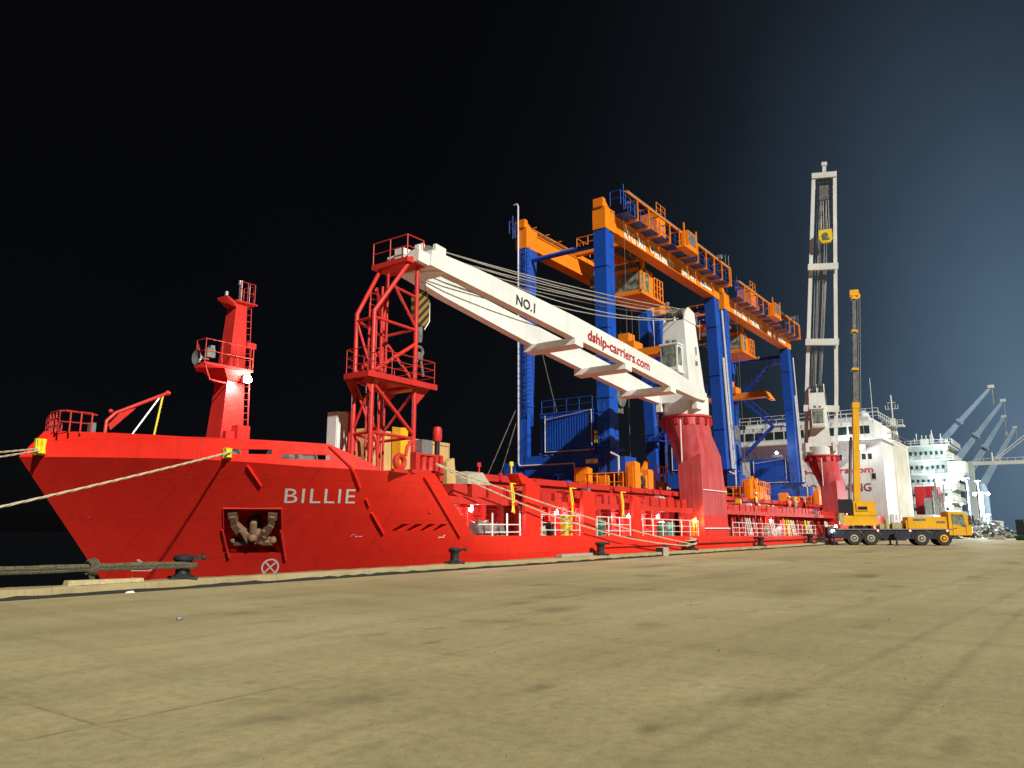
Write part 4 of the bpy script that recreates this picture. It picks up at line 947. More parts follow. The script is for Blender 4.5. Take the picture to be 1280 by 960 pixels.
        m=MB(); m.tube([(x0+.03,5.6,5.95),(x0+.03,5.6,3.15),(x0+.03,1.3,3.15)],.05,6); m.tube([(x0+.03,5.6,5.6),(x0+.03,1.5,6.1),(x0+.03,1.5,3.4)],.04,6); X(m,'house_conduit','galv',hs)
        m=MB()
        for i in range(7): m.box((x0-.02,1.5+i*.66+.1*(i%2),2.89),(x0+.5,1.75+i*.66,2.95))
        m.split('house_mount','grime',hs,True)
        m=MB(); m.rail([(x0-.1,.2,3.1),(x0-.1,1.5,3.1)],1.1,.03,(1.,.5),.7); X(m,'house_railing','blue',hs); m=MB(); m.rail([(x0+.2,1.5,6.15),(x0+.2,6,6.15)],1.0,.03,(1.,.5),1.2); X(m,'house_railing','blue',hs); m=MB(); m.box((x0-.3,-.6,3.0),(x0+1.2,1.4,3.08)); X(m,'house_platform','blue',hs)
        if k==0:
            m=MB(); m.box((x0-.14,.95,2.1),(x0-.1,1.95,2.42)); s_=X(m,'warning_sign','lettw',sill)
            m=MB(); m.box((x0-.16,1.25,2.12),(x0-.142,1.5,2.40)); X(m,'sign_symbol','hiyel',sill)
            m=MB(); m.ladder((x0-.1,YF-.25,6.2),(x0-.1,YF-.25,ZT),.45,40,(0,1,0),.03)
            for zz in range(8,20,1): m.tube([(x0-.1,YF-.55,zz),(x0-.6,YF-.5,zz),(x0-.75,YF-.25,zz),(x0-.6,YF,zz),(x0-.1,YF+.05,zz)],.025,5)
            X(m,'cage_ladder','blue',sill)
            m=MB(); m.lathe([(.75,-.12),(.75,-.09),(.3,-.09),(.3,.09),(.75,.09),(.75,.12)],(x0+2.2,.2,7.2),20,'y'); m.box((x0+1.6,.3,6.0),(x0+2.8,.9,7.2)); X(m,'cable_reel','grime',sill)
            m=MB(); m.box((x0-.05,1.05,3.6),(x0+.1,1.25,4.5)); X(m,'extinguisher_box','hiyel',hs)
        else:
            # access stair on the inner side of the far frame
            m=MB()
            def flight(a,b_,n=14):
                a,b_=Vector(a),Vector(b_)
                for y in (0,.7):
                    m.beam(a+Vector((0,0,0))+Vector((y,0,0)),b_+Vector((y,0,0)),.08,.25); m.tube([a+Vector((y,0,1)),b_+Vector((y,0,1))],.03,6)
                    for i in range(6): q=a.lerp(b_,i/5)+Vector((y,0,0)); m.tube([q,q+Vector((0,0,1))],.025,5)
                for i in range(n): q=a.lerp(b_,(i+.5)/n); m.box((q.x,q.y-.14,q.z-.02),(q.x+.7,q.y+.14,q.z+.03))
            flight((x0-.9,7.0,6.2),(x0-.9,2.6,10.2)); flight((x0-.9,2.6,10.2),(x0-.9,6.6,14.2)); flight((x0-.9,6.6,14.2),(x0-.9,2.4,18.3)); m.box((x0-1.0,6.5,14.1),(x0+.1,7.9,14.2)); m.rail([(x0-1.0,6.6,14.2),(x0-1.0,7.9,14.2)],1.,.03,(1.,.5),.7); m.box((x0-1.0,1.0,18.2),(x0+.1,2.5,18.3)); m.rail([(x0-1.0,2.4,18.3),(x0-1.0,1.0,18.3)],1.,.03,(1.,.5),.7); m.box((x0-1.0,1.2,10.1),(x0+.1,2.7,10.2)); m.rail([(x0-1.0,2.6,10.2),(x0-1.0,1.2,10.2)],1.,.03,(1.,.5),.7); m.box((x0-1.0,6.4,6.1),(x0+.3,8,6.2))
            X(m,'stair','blue2')
        # bogies
        for y in (-1.35,.75,YF-.75,YF+1.35):
            m=MB(); cx=(x0+x1)/2; m.hexa([(cx-.8,y-.55,.55),(cx+.8,y-.55,.55),(cx+.8,y+.55,.55),(cx-.8,y+.55,.55)],[(cx-.6,y-.4,1.38),(cx+.6,y-.4,1.38),(cx+.6,y+.4,1.38),(cx-.6,y+.4,1.38)]); m.box((cx-1.0,y-.62,.3),(cx-.75,y+.62,1.2)); m.box((cx+.75,y-.62,.3),(cx+1.0,y+.62,1.2)); bg=X(m,'bogie','orange')
            m=MB(); m.lathe([(.35,-.26),(.62,-.24),(.68,-.1),(.68,.1),(.62,.24),(.35,.26)],(cx-.45,y,.68),20,'x'); m.lathe([(.35,-.26),(.62,-.24),(.68,-.1),(.68,.1),(.62,.24),(.35,.26)],(cx+.45,y,.68),20,'x'); X(m,'tyre','rubber',bg)
        m=MB(); m.rail([(x0-1.2,-2.3,0),(x0-1.2,1.8,0)],1.25,.05,(1.,.5),.7); X(m,'drive_railing','orange')
        m=MB(); m.tube([(x0-1,-1.2,.1),(x0-1,-1.2,2.4),(x0-1,-.6,2.7)],.09,8); X(m,'exhaust_pipe','galv')
        for lo,hi in (((x0-1.3,-2.6,.0),(x0-.5,-1.9,1.9)),((x0-1.2,1.2,.6),(x0-.5,2.3,1.7)),((x0+2.2,-1.9,.2),(x0+3.4,-.6,1.6)),((x0+4.2,-1.6,.1),(x0+5.6,-.4,.9))):
            m=MB(); m.box(lo,hi); m.box((lo[0]+.1,lo[1]+.1,hi[2]),(hi[0]-.1,hi[1]-.1,hi[2]+.08)); m.box((lo[0]-.04,lo[1]+.15,lo[2]+.15),(lo[0],hi[1]-.15,hi[2]-.2)); X(m,'travel_drive','orange')
        m=MB(); m.beam((x0+2.8,-1.2,1.6),(x0+3.6,-1.2,2.4),.3); m.rail([(x0+3.6,-1.9,.9),(x0+5.4,-1.9,.9)],1.1,.05,(1.,.5),.6); m.beam((x0+5.0,-1.0,.9),(x0+6.2,-1.0,.2),.2); X(m,'drive_railing','orange')
        m=MB(); m.lathe([(.4,0),(.42,.35),(.4,.7),(.2,.9),(.12,1.3)],(x0+6.4,-1,.1),12); m.lathe([(.3,-.2),(.3,.2)],(x0+6.4,-1.3,.6),12,'y'); X(m,'hose_reel','orange')
    # trolley with machinery, cab and spreader
    tx=9.5
    m=MB(); m.box((tx,.2,gz1+.2),(tx+.5,YF+.9,gz1+.7)); m.box((tx+4.2,.2,gz1+.2),(tx+4.7,YF+.9,gz1+.7)); m.box((tx,.3,gz1+.2),(tx+4.7,.7,gz1+.7)); m.box((tx,YF+.4,gz1+.2),(tx+4.7,YF+.8,gz1+.7)); m.box((tx+.3,2.0,gz1+.7),(tx+4.4,6.2,gz1+.8)); m.box((tx+1.0,2.6,gz1+.8),(tx+3.6,5.2,gz1+2.0)); m.box((tx+2.6,.6,gz1+.7),(tx+4.4,2.2,gz1+3.6)); m.box((tx+.8,1.2,gz0-2.6),(tx+1.1,1.5,gz1+.3)) ; m.box((tx+3.2,3.4,gz0-.5),(tx+3.6,3.8,gz1+.3)); tro=X(m,'trolley','orange')
    m=MB(); m.rail([(tx,.4,gz1+.7),(tx+4.7,.4,gz1+.7),(tx+4.7,YF,gz1+.7),(tx,YF,gz1+.7),(tx,.4,gz1+.7)],1.1,.035,(1.,.5),1.1); m.rail([(tx+2.6,.6,gz1+3.6),(tx+4.4,.6,gz1+3.6),(tx+4.4,2.2,gz1+3.6)],.9,.03,(1.,.5),.9); X(m,'trolley_railing','orange',tro)
    m=MB(); m.lathe([(.55,-1.2),(.55,1.2)],(tx+2.3,3.6,gz1+.4),16,'x'); m.box((tx+.6,1.9,gz0-.4),(tx+4.0,6.0,gz0+.05)); m.box((tx+1,5.4,gz0-1.3),(tx+2.2,6.6,gz0-.2)); X(m,'hoist_machinery','grime',tro)
    cz0,cz1=gz0-2.75,gz0-.55; cx0,cx1,cy0,cy1=tx+.2,tx+2.0,1.2,3.9
    m=MB(); m.box((cx0,cy0,cz0),(cx1,cy1,cz0+.18)); m.box((cx0,cy0,cz1-.35),(cx1,cy1,cz1))
    for x in (cx0,cx1-.12):
        for y in (cy0,cy1-.12): m.box((x,y,cz0),(x+.12,y+.12,cz1))
    m.box((cx1,cy0+.1,cz0-.1),(cx1+.9,cy1-.3,cz1)); m.rail([(cx1+.9,cy0,cz0),(cx1+2.6,cy0,cz0),(cx1+2.6,cy1,cz0)],1.9,.05,(1.,.66,.33),.55); m.box((cx0-.2,cy0-.2,cz0-.25),(cx1+2.7,cy1+.2,cz0-.08)); m.box((cx0+.5,2,cz1),(cx0+.9,2.4,gz0+.1)); m.box((cx1+.3,2,cz1),(cx1+.7,2.4,gz0+.1)); cab=X(m,'operator_cab','orange',tro)
    m=MB(); m.box((cx0+.03,cy0+.12,cz0+.18),(cx0+.06,cy1-.12,cz1-.35)); m.box((cx0+.12,cy0+.03,cz0+.18),(cx1-.12,cy0+.06,cz1-.35)); X(m,'cab_window','glasslt',tro)
    m=MB(); m.lathe([(.1,0),(.22,.25),(.22,.3)],(cx1+2.8,cy0-.3,cz0-.3),12); m.lathe([(.1,0),(.22,.25),(.22,.3)],(cx0,cy1+.4,cz0-.4),12); m.split('trolley_floodlight','steel',tro,True)
    sz=11.9
    m=MB(); m.box((tx+1.2,-.8,sz),(tx+2.4,7.6,sz+.65)); m.box((tx+1.0,2.4,sz+.65),(tx+2.7,4.6,sz+1.4)); m.box((tx+1.2,3.0,sz+1.4),(tx+2.4,4.0,sz+2.2)); m.hexa([(tx+.9,-1.5,sz-.35),(tx+2.7,-1.5,sz-.35),(tx+2.7,-1.1,sz-.35),(tx+.9,-1.1,sz-.35)],[(tx+.9,-.9,sz+.6),(tx+2.7,-.9,sz+.6),(tx+2.7,-.5,sz+.6),(tx+.9,-.5,sz+.6)]); m.hexa([(tx+.9,8.0,sz-.35),(tx+2.7,8.0,sz-.35),(tx+2.7,8.4,sz-.35),(tx+.9,8.4,sz-.35)],[(tx+.9,7.4,sz+.6),(tx+2.7,7.4,sz+.6),(tx+2.7,7.8,sz+.6),(tx+.9,7.8,sz+.6)]); X(m,'spreader','orange')
    m=MB()
    for a,b_ in ((tx+1.2,2.6),(tx+2.5,2.6),(tx+1.2,4.4),(tx+2.5,4.4)): m.tube([(a,b_,sz+1.3),(a,b_,gz1+.4)],.02,5)
    m.tube([(3.4,-.6,1.5),(3.4,-.6,gz1)],.022,5); m.tube(hang((1.6,4.6,6.2),(2.0,YF,ZT-4),.4,8),.03,5); X(m,'hoist_wire','wire')
    # lashing wires to the hatch
    m=MB()
    for a,b_ in (((1.6,YF+1,7),(-1.6,YF+2.2,.1)),((1.6,YF+1,6),(-1.3,YF+1,.1)),((25.4,-.2,8),(27.6,-1.8,.1))): m.tube([a,b_],.035,5)
    m.tube([(24.5,-.1,3),(25.8,-1.6,.1)],.035,5); m.split('lashing_wire','wire',t,True)
    return t
G1=make_gantry()
G2=copy_tree(G1); G2.location=(74.2,27.3,4.12-.0); G2['label']='blue and orange gantry crane standing nearest the superstructure, the farther of the two'

# lit work lamp on the far gantry's engine deck
m=MB(); m.box((23.0,1.6,6.16),(23.9,2.6,6.5)); fl=m.build('work_lamp','steel',G2,None,False,True,True)
m=MB(); m.ball((23.2,2.1,6.75),.16,7); m.build('lamp_glass','lampport',fl,None,False,True,True)
o=lamp((94.6,28.9,11.6),130,(.85,1,.9),.3,'work_lamp_light'); o=lamp((92.2,29.5,7.2),260,(.9,.95,1),.4,'engine_house_light')
# ------------------------------------------------------------------ plywood cargo boxes behind the jib rest
def crate(lo,hi,label,mat='wood'):
    m=MB(); m.box(lo,hi)
    x0,y0,z0=lo; x1,y1,z1=hi
    n=int((x1-x0)/1.2)
    for i in range(n+1): x=x0+(x1-x0-.08)*i/n; m.box((x,y0-.03,z0),(x+.08,y0,z1))
    for z in (z0+.1,z1-.18): m.box((x0,y0-.05,z),(x1,y0-.03,z+.08))
    o=m.build('plywood_crate',mat); return tag(o,label,'crate','plywood crates on the foremost hatch')
crate((26.3,27.9,4.12),(28.2,29.5,6.45),'pale plywood crate behind the red jib rest tower, nearest the bow')
crate((28.3,28.2,4.12),(33.0,30,6.3),'long brown plywood crate between the red jib rest tower and the gantry cranes')
m=MB(); m.hexa([(28.1,27.2,4.12),(28.5,27.2,4.12),(28.5,27.8,4.12),(28.1,27.8,4.12)],[(28.05,27.2,6.6),(28.6,27.2,6.65),(28.6,27.8,6.6),(28.05,27.8,6.7)])
tag(m.build('tarpaulin_bundle','yellow'),'yellow tarpaulin bundle standing between the plywood crates','bundle')
m=MB(); m.hexa([(26.2,21.3,3.5),(27.9,21.3,3.5),(27.9,22.4,3.5),(26.2,22.4,3.5)],[(26.3,21.35,3.95),(27.4,21.4,4.05),(27.3,22.3,4.15),(26.3,22.3,4.0)]); 
tag(m.build('tarpaulin_pile','tarp'),'crumpled pale tarpaulin on the red lockers below the mooring lines','tarpaulin')

# ------------------------------------------------------------------ quay bollards
def bollard_mesh():
    m=MB(); m.box((-.38,-.30,0),(.38,.30,.05)); m.lathe([(.34,.05),(.30,.10),(.21,.16),(.19,.40),(.22,.50),(.29,.56),(.30,.62),(.24,.69),(.08,.72)],(0,0,0),20)
    m.hexa([(.0,-.13,.52),(.55,-.09,.58),(.55,.09,.58),(.0,.13,.52)],[(.0,-.16,.70),(.58,-.07,.66),(.58,.07,.66),(.0,.16,.70)]); m.ball((.56,0,.62),.085,7)
    for x in (-.31,.31):
        for y in (-.23,.23): m.lathe([(.05,.05),(.05,.09)],(x,y,0),6)
    return m
bm0=bollard_mesh(); first=None
for X,Y,s,lab in ((12.2,19.88,.92,'black bollard nearest the bow, with a bundle of dark ropes round it'),(23.7,19.88,.86,'black iron bollard standing bare on the kerb below the forecastle break'),(35.3,19.88,.95,'black iron bollard on the kerb between the pale plank and the small concrete block'),(47.0,19.88,.95,'black bollard on the kerb holding the two pale lines from the jib rest tower'),(60.4,19.88,1.0,'bare black bollard on the kerb just aft of the red crane pedestal'),(74.3,19.88,1.2,'black bollard on the kerb beside the rear of the yellow truck crane')):
    if first is None: o=first=bm0.build('bollard','bollard',local=True)
    else: o=first.copy(); COL.objects.link(o)
    o.location=(X,Y,.235); o.scale=(s,s,s); o.rotation_euler=(0,0,R(-20)); tag(o,lab,'bollard','bollards along the quay edge')
    if X in (60.4,74.3): o.rotation_euler=(0,0,R(70))
# ------------------------------------------------------------------ mooring lines
def line(pts,r,mat,label,twist=True,group=None):
    m=MB()
    if twist:   # three-strand rope
        P=[Vector(p) for p in pts]; dense=[]
        for a,b in zip(P,P[1:]):
            n=max(1,int((b-a).length/.12))
            for i in range(n): dense.append(a.lerp(b,i/n))
        dense.append(P[-1])
        for s in range(3):
            q=[]
            for i,p in enumerate(dense):
                d=(dense[min(i+1,len(dense)-1)]-dense[max(i-1,0)]).normalized(); x=d.cross(Vector((0,0,1))).normalized(); y=x.cross(d); a=i*.62+s*2.094
                q.append(p+(x*math.cos(a)+y*math.sin(a))*r*.52)
            m.tube(q,r*.55,5)
    else: m.tube(pts,r,8)
    return tag(m.build('mooring_line',mat),label,'rope','mooring lines')
line(hang((1.0,19.75,.35),(16.55,24.5,4.30),.10,20),.036,'rope','pale rope from the yellow fairlead on the bulwark running down to the left')
line(hang((2.5,22.,2.6),(12.6,30.5,4.45),.05,14),.034,'rope','upper pale rope leaving the yellow fairlead at the stem')
line(hang((1.5,21.5,1.9),(12.62,30.45,4.38),.08,14),.034,'rope','lower pale rope leaving the yellow fairlead at the stem')
E4=(46.85,19.85,.62)
line(hang((23.1,20.42,4.12),E4,.30,30),.034,'rope','upper of two pale ropes from the red roller frame down to the bollard aft')
line(hang((23.1,20.38,4.08),(46.95,19.8,.5),.75,30),.034,'rope','lower of two pale ropes from the red roller frame down to the bollard aft')
m=MB(); pts=[Vector((46.9+.34*math.cos(a),19.88+.34*math.sin(a),.45+.02*i)) for i,a in enumerate([2*math.pi*k/12 for k in range(26)])]; m.tube(pts,.05,6); tag(m.build('rope_turns','rope'),'turns of pale rope wound round the bollard below the white crane','rope')
# dark bundle round the forward bollard, running out to the left
m=MB(); rn=random.Random(11)
for i in range(9):
    oy=rn.uniform(-.10,.10); oz=rn.uniform(-.095,.10); e=Vector((12.15,19.6+oy,.62+oz*.6))
    P=[Vector((-24.0,26.0+oy,1.2+oz*1.4)),Vector((1.0,22.0+oy,.64+oz*1.4)),Vector((6.0,20.98+oy,.60+oz)),Vector((9.95,20.27+oy,.62+oz*.8)),Vector((11.2,19.95+oy*.8,.63+oz*.8)),e]
    dense=[]
    for a,b in zip(P,P[1:]):
        for k in range(12): dense.append(a.lerp(b,k/12)+Vector((0,rn.uniform(-.008,.008),rn.uniform(-.008,.008))))
    dense+=[Vector((12.2+.33*math.sin(t),19.88-.33*math.cos(t),.60+oz*.6)) for t in [R(x) for x in range(0,330,24)]]
    m.tube(dense,rn.uniform(.035,.055),6)
for q in range(4):
    rr_=.17+.015*q; m.tube([(9.85+q*.05+.02*math.sin(3*t),20.27+rr_*math.cos(t),.62+rr_*math.sin(t)) for t in [2*math.pi*k/14 for k in range(15)]],.03,6)
for k in range(5): m.tube([(9.95+rn.uniform(-.05,.05),20.27,.5),(9.95+rn.uniform(-.1,.1),20.2,.34+rn.uniform(-.05,.05))],.03,5)
tag(m.build('mooring_line','ropedk'),'thick bundle of dark ropes running left from the bollard nearest the bow','rope','mooring lines')
# ------------------------------------------------------------------ small things on the quay
m=MB(); m.hexa([(9.1,19.62,.24),(11.0,19.64,.24),(11.0,19.9,.24),(9.1,19.88,.24)],[(9.12,19.64,.36),(10.98,19.66,.33),(10.98,19.88,.33),(9.12,19.86,.36)]); tag(m.build('timber_plank','timber'),'short timber plank lying on the kerb before the bow','plank')
m=MB(); m.box((31.3,19.7,.24),(34.2,20.0,.38)); tag(m.build('pale_plank','concblk'),'long pale plank lying on the kerb below the first red pillars','plank')
m=MB(); m.box((41.9,19.45,.0),(42.6,19.95,.5)); o=tag(m.build('concrete_block','concblk'),'small concrete block with a black face on the quay edge','block'); m=MB(); m.box((41.88,19.5,.03),(41.9,19.9,.47)); p_=m.build('block_face','black',None); p_.parent=o
m=MB(); m.lathe([(.028,-.06),(.033,-.05),(.033,.05),(.028,.06)],(8.0,13.0,.033),14,'x'); tag(m.build('drink_can','steel'),'crushed drink can lying on the open quay near the bow','can')
m=MB(); m.T=Matrix.Translation((.35,0,0)); m.hexa([(10.05,19.40,.0),(10.30,19.40,.0),(10.28,19.47,0),(10.08,19.47,0)],[(10.1,19.41,.04),(10.25,19.42,.05),(10.25,19.46,.04),(10.1,19.46,.03)]); tag(m.build('paper_scrap','lettw'),'scrap of white paper at the foot of the kerb','litter')
rn=random.Random(21); m=MB()
for i in range(420):
    x=rn.uniform(2.5,40); y=rn.uniform(1.0,18.8); s=rn.uniform(.004,.012)*(1+(rn.random()<.06)*1.2); m.hexa([(x-s,y-s*.7,.0),(x+s,y-s,.0),(x+s*.8,y+s,.0),(x-s*.7,y+s,.0)],[(x-s*.5,y-s*.4,s),(x+s*.5,y-s*.5,s*.8),(x+s*.4,y+s*.5,s),(x-s*.3,y+s*.4,s*.7)])
o=m.build('gravel_grit',plain('grit_stone',(.22,.19,.12),.9),flat=True); o['kind']='stuff'; o['label']='scattered grit on the quay'
m=MB(); m.quad((41.2,8.5,.004),(44.5,6.6,.004),(44.7,6.85,.004),(41.4,8.8,.004)); 
pm,nt,b=nodemat('worn_yellow_line'); f=noise(nt,mapping(nt),3,6,.7); nt.links.new(mix(nt,(.30,.24,.12),(.55,.38,.12),ramp(nt,f,[(.4,0),(.6,1)])),b.inputs['Base Color']); b.inputs['Roughness'].default_value=.9
struct(m.build('road_marking',pm,flat=True))

# ------------------------------------------------------------------ yellow truck crane
def truck_crane(loc,rot):
    t=thing('truck_crane','yellow four axle truck crane parked at the quay edge with its boom raised','truck crane',loc,None,rot,True)
    KX=.885
    def X(m,n,mt,par=t,lab=None):
        if n not in ('wheel','wheel_hub','headlamp','marker_lamp'): m.v=[Vector((v.x*KX,v.y,v.z)) for v in m.v]
        else:
            c=sum(v.x for v in m.v)/len(m.v); m.v=[Vector((v.x+c*(KX-1),v.y,v.z)) for v in m.v]
        return m.build(n,mt,par,lab,False,True,True)
    # local: +x = cab end, side facing the camera = -y... origin at rear, ground
    m=MB(); m.box((.0,-1.25,.62),(12.0,1.25,1.42)); m.box((.0,-1.3,1.42),(12.1,1.3,1.50)); m.box((-.05,-1.3,.7),(.8,1.3,1.7)); m.box((5.4,-1.28,.45),(7.6,1.28,.8)); m.hexa([(.4,-1.2,.62),(12.,-1.2,.62),(12.,1.2,.62),(.4,1.2,.62)],[(.4,-1.24,1.4),(12.3,-1.24,1.4),(12.3,1.24,1.4),(.4,1.24,1.4)]); ch=X(m,'chassis','navy')
    m=MB(); m.box((.9,-1.34,1.44),(12.0,-1.26,1.53)); m.box((.9,1.26,1.44),(12.0,1.34,1.53)); X(m,'deck_edge','steel',ch)
    for x in (2.55,4.2,9.05,11.15):
        for y in (-1.08,1.08):
            w=MB(); w.lathe([(.36,-.21),(.60,-.2),(.66,-.12),(.66,.12),(.60,.2),(.36,.21)],(x,y,.66),28,'y'); W=X(w,'wheel','rubber')
            s=-1 if y<0 else 1
            w=MB(); w.lathe([(.36,0),(.34,.04*s),(.22,.06*s),(.20,-.02*s),(.12,.02*s),(.12,.12*s),(.02,.13*s)],(x,y+s*.17,.66),20,'y'); X(w,'wheel_hub','tarp' if x<11 else 'yellow',W)
    m=MB(); m.prism([(11.7,.95),(13.75,.95),(13.85,1.5),(13.45,2.75),(12.95,3.05),(11.7,3.1)],'y',-1.3,1.3); cab=X(m,'cab','yellow')
    m=MB()
    for s in (-1,1): m.prism([(12.05,1.95),(12.05,2.85),(13.05,2.8),(13.35,1.72),(13.2,1.68)],'y',s*1.302-.006,s*1.302+.006)
    m.hexa([(13.5,-1.1,1.75),(13.83,-1.1,1.75),(13.83,1.1,1.75),(13.5,1.1,1.75)],[(13.3,-1.1,2.7),(13.5,-1.1,2.7),(13.5,1.1,2.7),(13.3,1.1,2.7)]); X(m,'cab_window','glasslt',cab)
    m=MB()
    for s in (-1,1):
        m.box((12.02,s*1.303-.006,1.0),(12.05,s*1.303+.006,2.9)); m.box((13.25,s*1.303-.006,1.0),(13.28,s*1.303+.006,1.7)); m.box((12.15,s*1.31-.02,1.55),(12.4,s*1.31+.02,1.6)); m.box((11.8,s*1.33-.05,.62),(12.9,s*1.33+.05,.70))
    m.v=[Vector((v.x*KX,v.y,v.z)) for v in m.v]; m.split('cab_trim','black',cab,True)
    m=MB()
    for x in (2.55,4.2,9.05,11.15):
        for y in (-1.28,1.18): m.tube([(x+.98*math.cos(t)/KX*.88,y+.05,.66+.80*math.sin(t)) for t in [R(q) for q in range(10,171,16)]],.06,6)
    X(m,'mudguard','black',ch)
    m=MB(); m.box((13.6,-1.28,.75),(14.0,1.28,1.05)); m.tube([(13.6,-1.2,2.6),(14.0,-1.45,2.7)],.03,6); m.box((13.85,-1.55,2.1),(14.0,-1.4,2.65)); X(m,'bumper','black',cab)
    m=MB(); m.box((7.9,-1.2,1.5),(11.7,1.2,2.62)); m.box((7.7,-1.15,1.5),(7.9,1.15,2.3)); hood=X(m,'engine_hood','yellow')
    m=MB(); m.box((8.4,-1.215,2.25),(9.6,-1.2,2.45)); m.box((10.6,-1.215,2.05),(11.4,-1.2,2.22)); m.v=[Vector((v.x*KX,v.y,v.z)) for v in m.v]; m.split('hood_marking','grime',hood,True)
    m=MB(); m.box((.7,-1.28,1.5),(1.4,1.28,1.55)); m.box((5.2,-.9,1.5),(7.5,.9,2.0)); m.lathe([(.3,0),(.3,.9)],(5.9,-.7,1.5),12); m.box((6.4,-1.1,1.5),(7.3,-.4,2.1)); m.v=[Vector((v.x*KX,v.y,v.z)) for v in m.v]; m.split('deck_equipment','timber',t,True)
    # slewing superstructure
    m=MB(); m.lathe([(1.15,0),(1.15,.22),(1.0,.3)],(3.4,0,1.5),28); X(m,'turntable','black')
    m=MB(); m.hexa([(1.7,-1.2,1.85),(5.0,-1.2,1.85),(5.0,1.2,1.85),(1.7,1.2,1.85)],[(1.7,-1.15,2.75),(5.0,-1.15,2.75),(5.0,1.15,2.75),(1.7,1.15,2.75)]); m.box((2.7,-1.2,2.75),(4.9,-.5,4.1)); m.box((2.7,.5,2.75),(4.9,1.2,4.0)); m.box((3.0,-1.28,3.2),(4.2,-1.19,3.95)); up=X(m,'slewing_platform','yellow')
    m=MB(); m.box((3.15,-1.3,3.3),(4.05,-1.281,3.6)); m.box((1.3,-1.15,2.8),(2.65,-.3,4.3)) ; X(m,'platform_panel','black',up)
    m=MB(); m.box((1.25,-1.2,1.95),(1.75,1.2,3.0)); X(m,'counterweight','timber',up)
    # boom
    bt=Vector((4.75,0,25.0)); bb=Vector((3.25,0,3.4)); d=(bt-bb).normalized(); L=(bt-bb).length
    m=MB(); m.beam(bb,bb+d*10.2,.64,.72,(0,1,0)); m.beam(bb+d*9.8,bb+d*10.35,.74,.82,(0,1,0)); bo=X(m,'boom_base','yellow')
    c=10.2; w=.50
    for i,l in enumerate((3.6,3.9,3.4)):
        m=MB(); m.beam(bb+d*c,bb+d*min(L,c+l),w,w*1.1,(0,1,0)); X(m,'boom_section','grime',bo)
        m=MB(); m.beam(bb+d*(c+l-.22),bb+d*min(L,c+l),w+.22,w+.25,(0,1,0)); X(m,'boom_collar','yellow',bo)
        c+=l; w-=.06
    m=MB(); m.beam(bb+d*c,bb+d*L,.34,.42,(0,1,0)); m.box((bt.x-.45,-.25,bt.z-.4),(bt.x+.5,.25,bt.z+.2)); m.lathe([(.28,-.06),(.28,.06)],bt+Vector((.4,0,-.4)),14,'y'); X(m,'boom_head','yellow',bo)
    m=MB(); m.tube([(2.4,0,2.4),bb+d*7+Vector((-.55,0,0))],.16,10); X(m,'luffing_cylinder','steel',up)
    m=MB(); m.tube([bt+Vector((.62,0,-.3)),bb+Vector((1.2,0,9.5)),(5.2,.2,2.6)],.025,5); m.tube([bt+Vector((.4,0,-.3)),bb+Vector((.75,0,6))],.02,5); X(m,'hoist_wire','wirelt',bo)
    # outriggers
    for x in (.3,6.4):
        m=MB(); m.box((x,-1.75,.75),(x+.35,1.75,1.1)); m.tube([(x+.17,-1.6,.06),(x+.17,-1.6,1.3)],.1,8); m.lathe([(.3,0),(.3,.07)],(x+.17,-1.6,0),14); m.tube([(x+.17,1.6,.06),(x+.17,1.6,1.3)],.1,8); m.lathe([(.3,0),(.3,.07)],(x+.17,1.6,0),14); X(m,'outrigger','navy')
    for c,r in (((.45,-1.36,1.3),.13),((13.95,-1.0,.95),.10),((.85,-1.1,1.75),.12)): m=MB(); m.ball(c,r,7); X(m,'headlamp','lamp')
    for c,r in (((4.9,-1.34,1.36),.07),((8.0,-1.34,1.36),.07),((11.5,-1.34,1.36),.07),((12.9,-.9,3.1),.08),((2.0,-1.2,2.9),.06)): m=MB(); m.ball(c,r,6); X(m,'marker_lamp','lampred')
    return t
# heading from the quay edge towards the right
a_=Vector((79.2,19.6,0)); b_=Vector((83.7,7.2,0)); ang=math.atan2(b_.y-a_.y,b_.x-a_.x)
truck_crane(tuple(a_),ang)

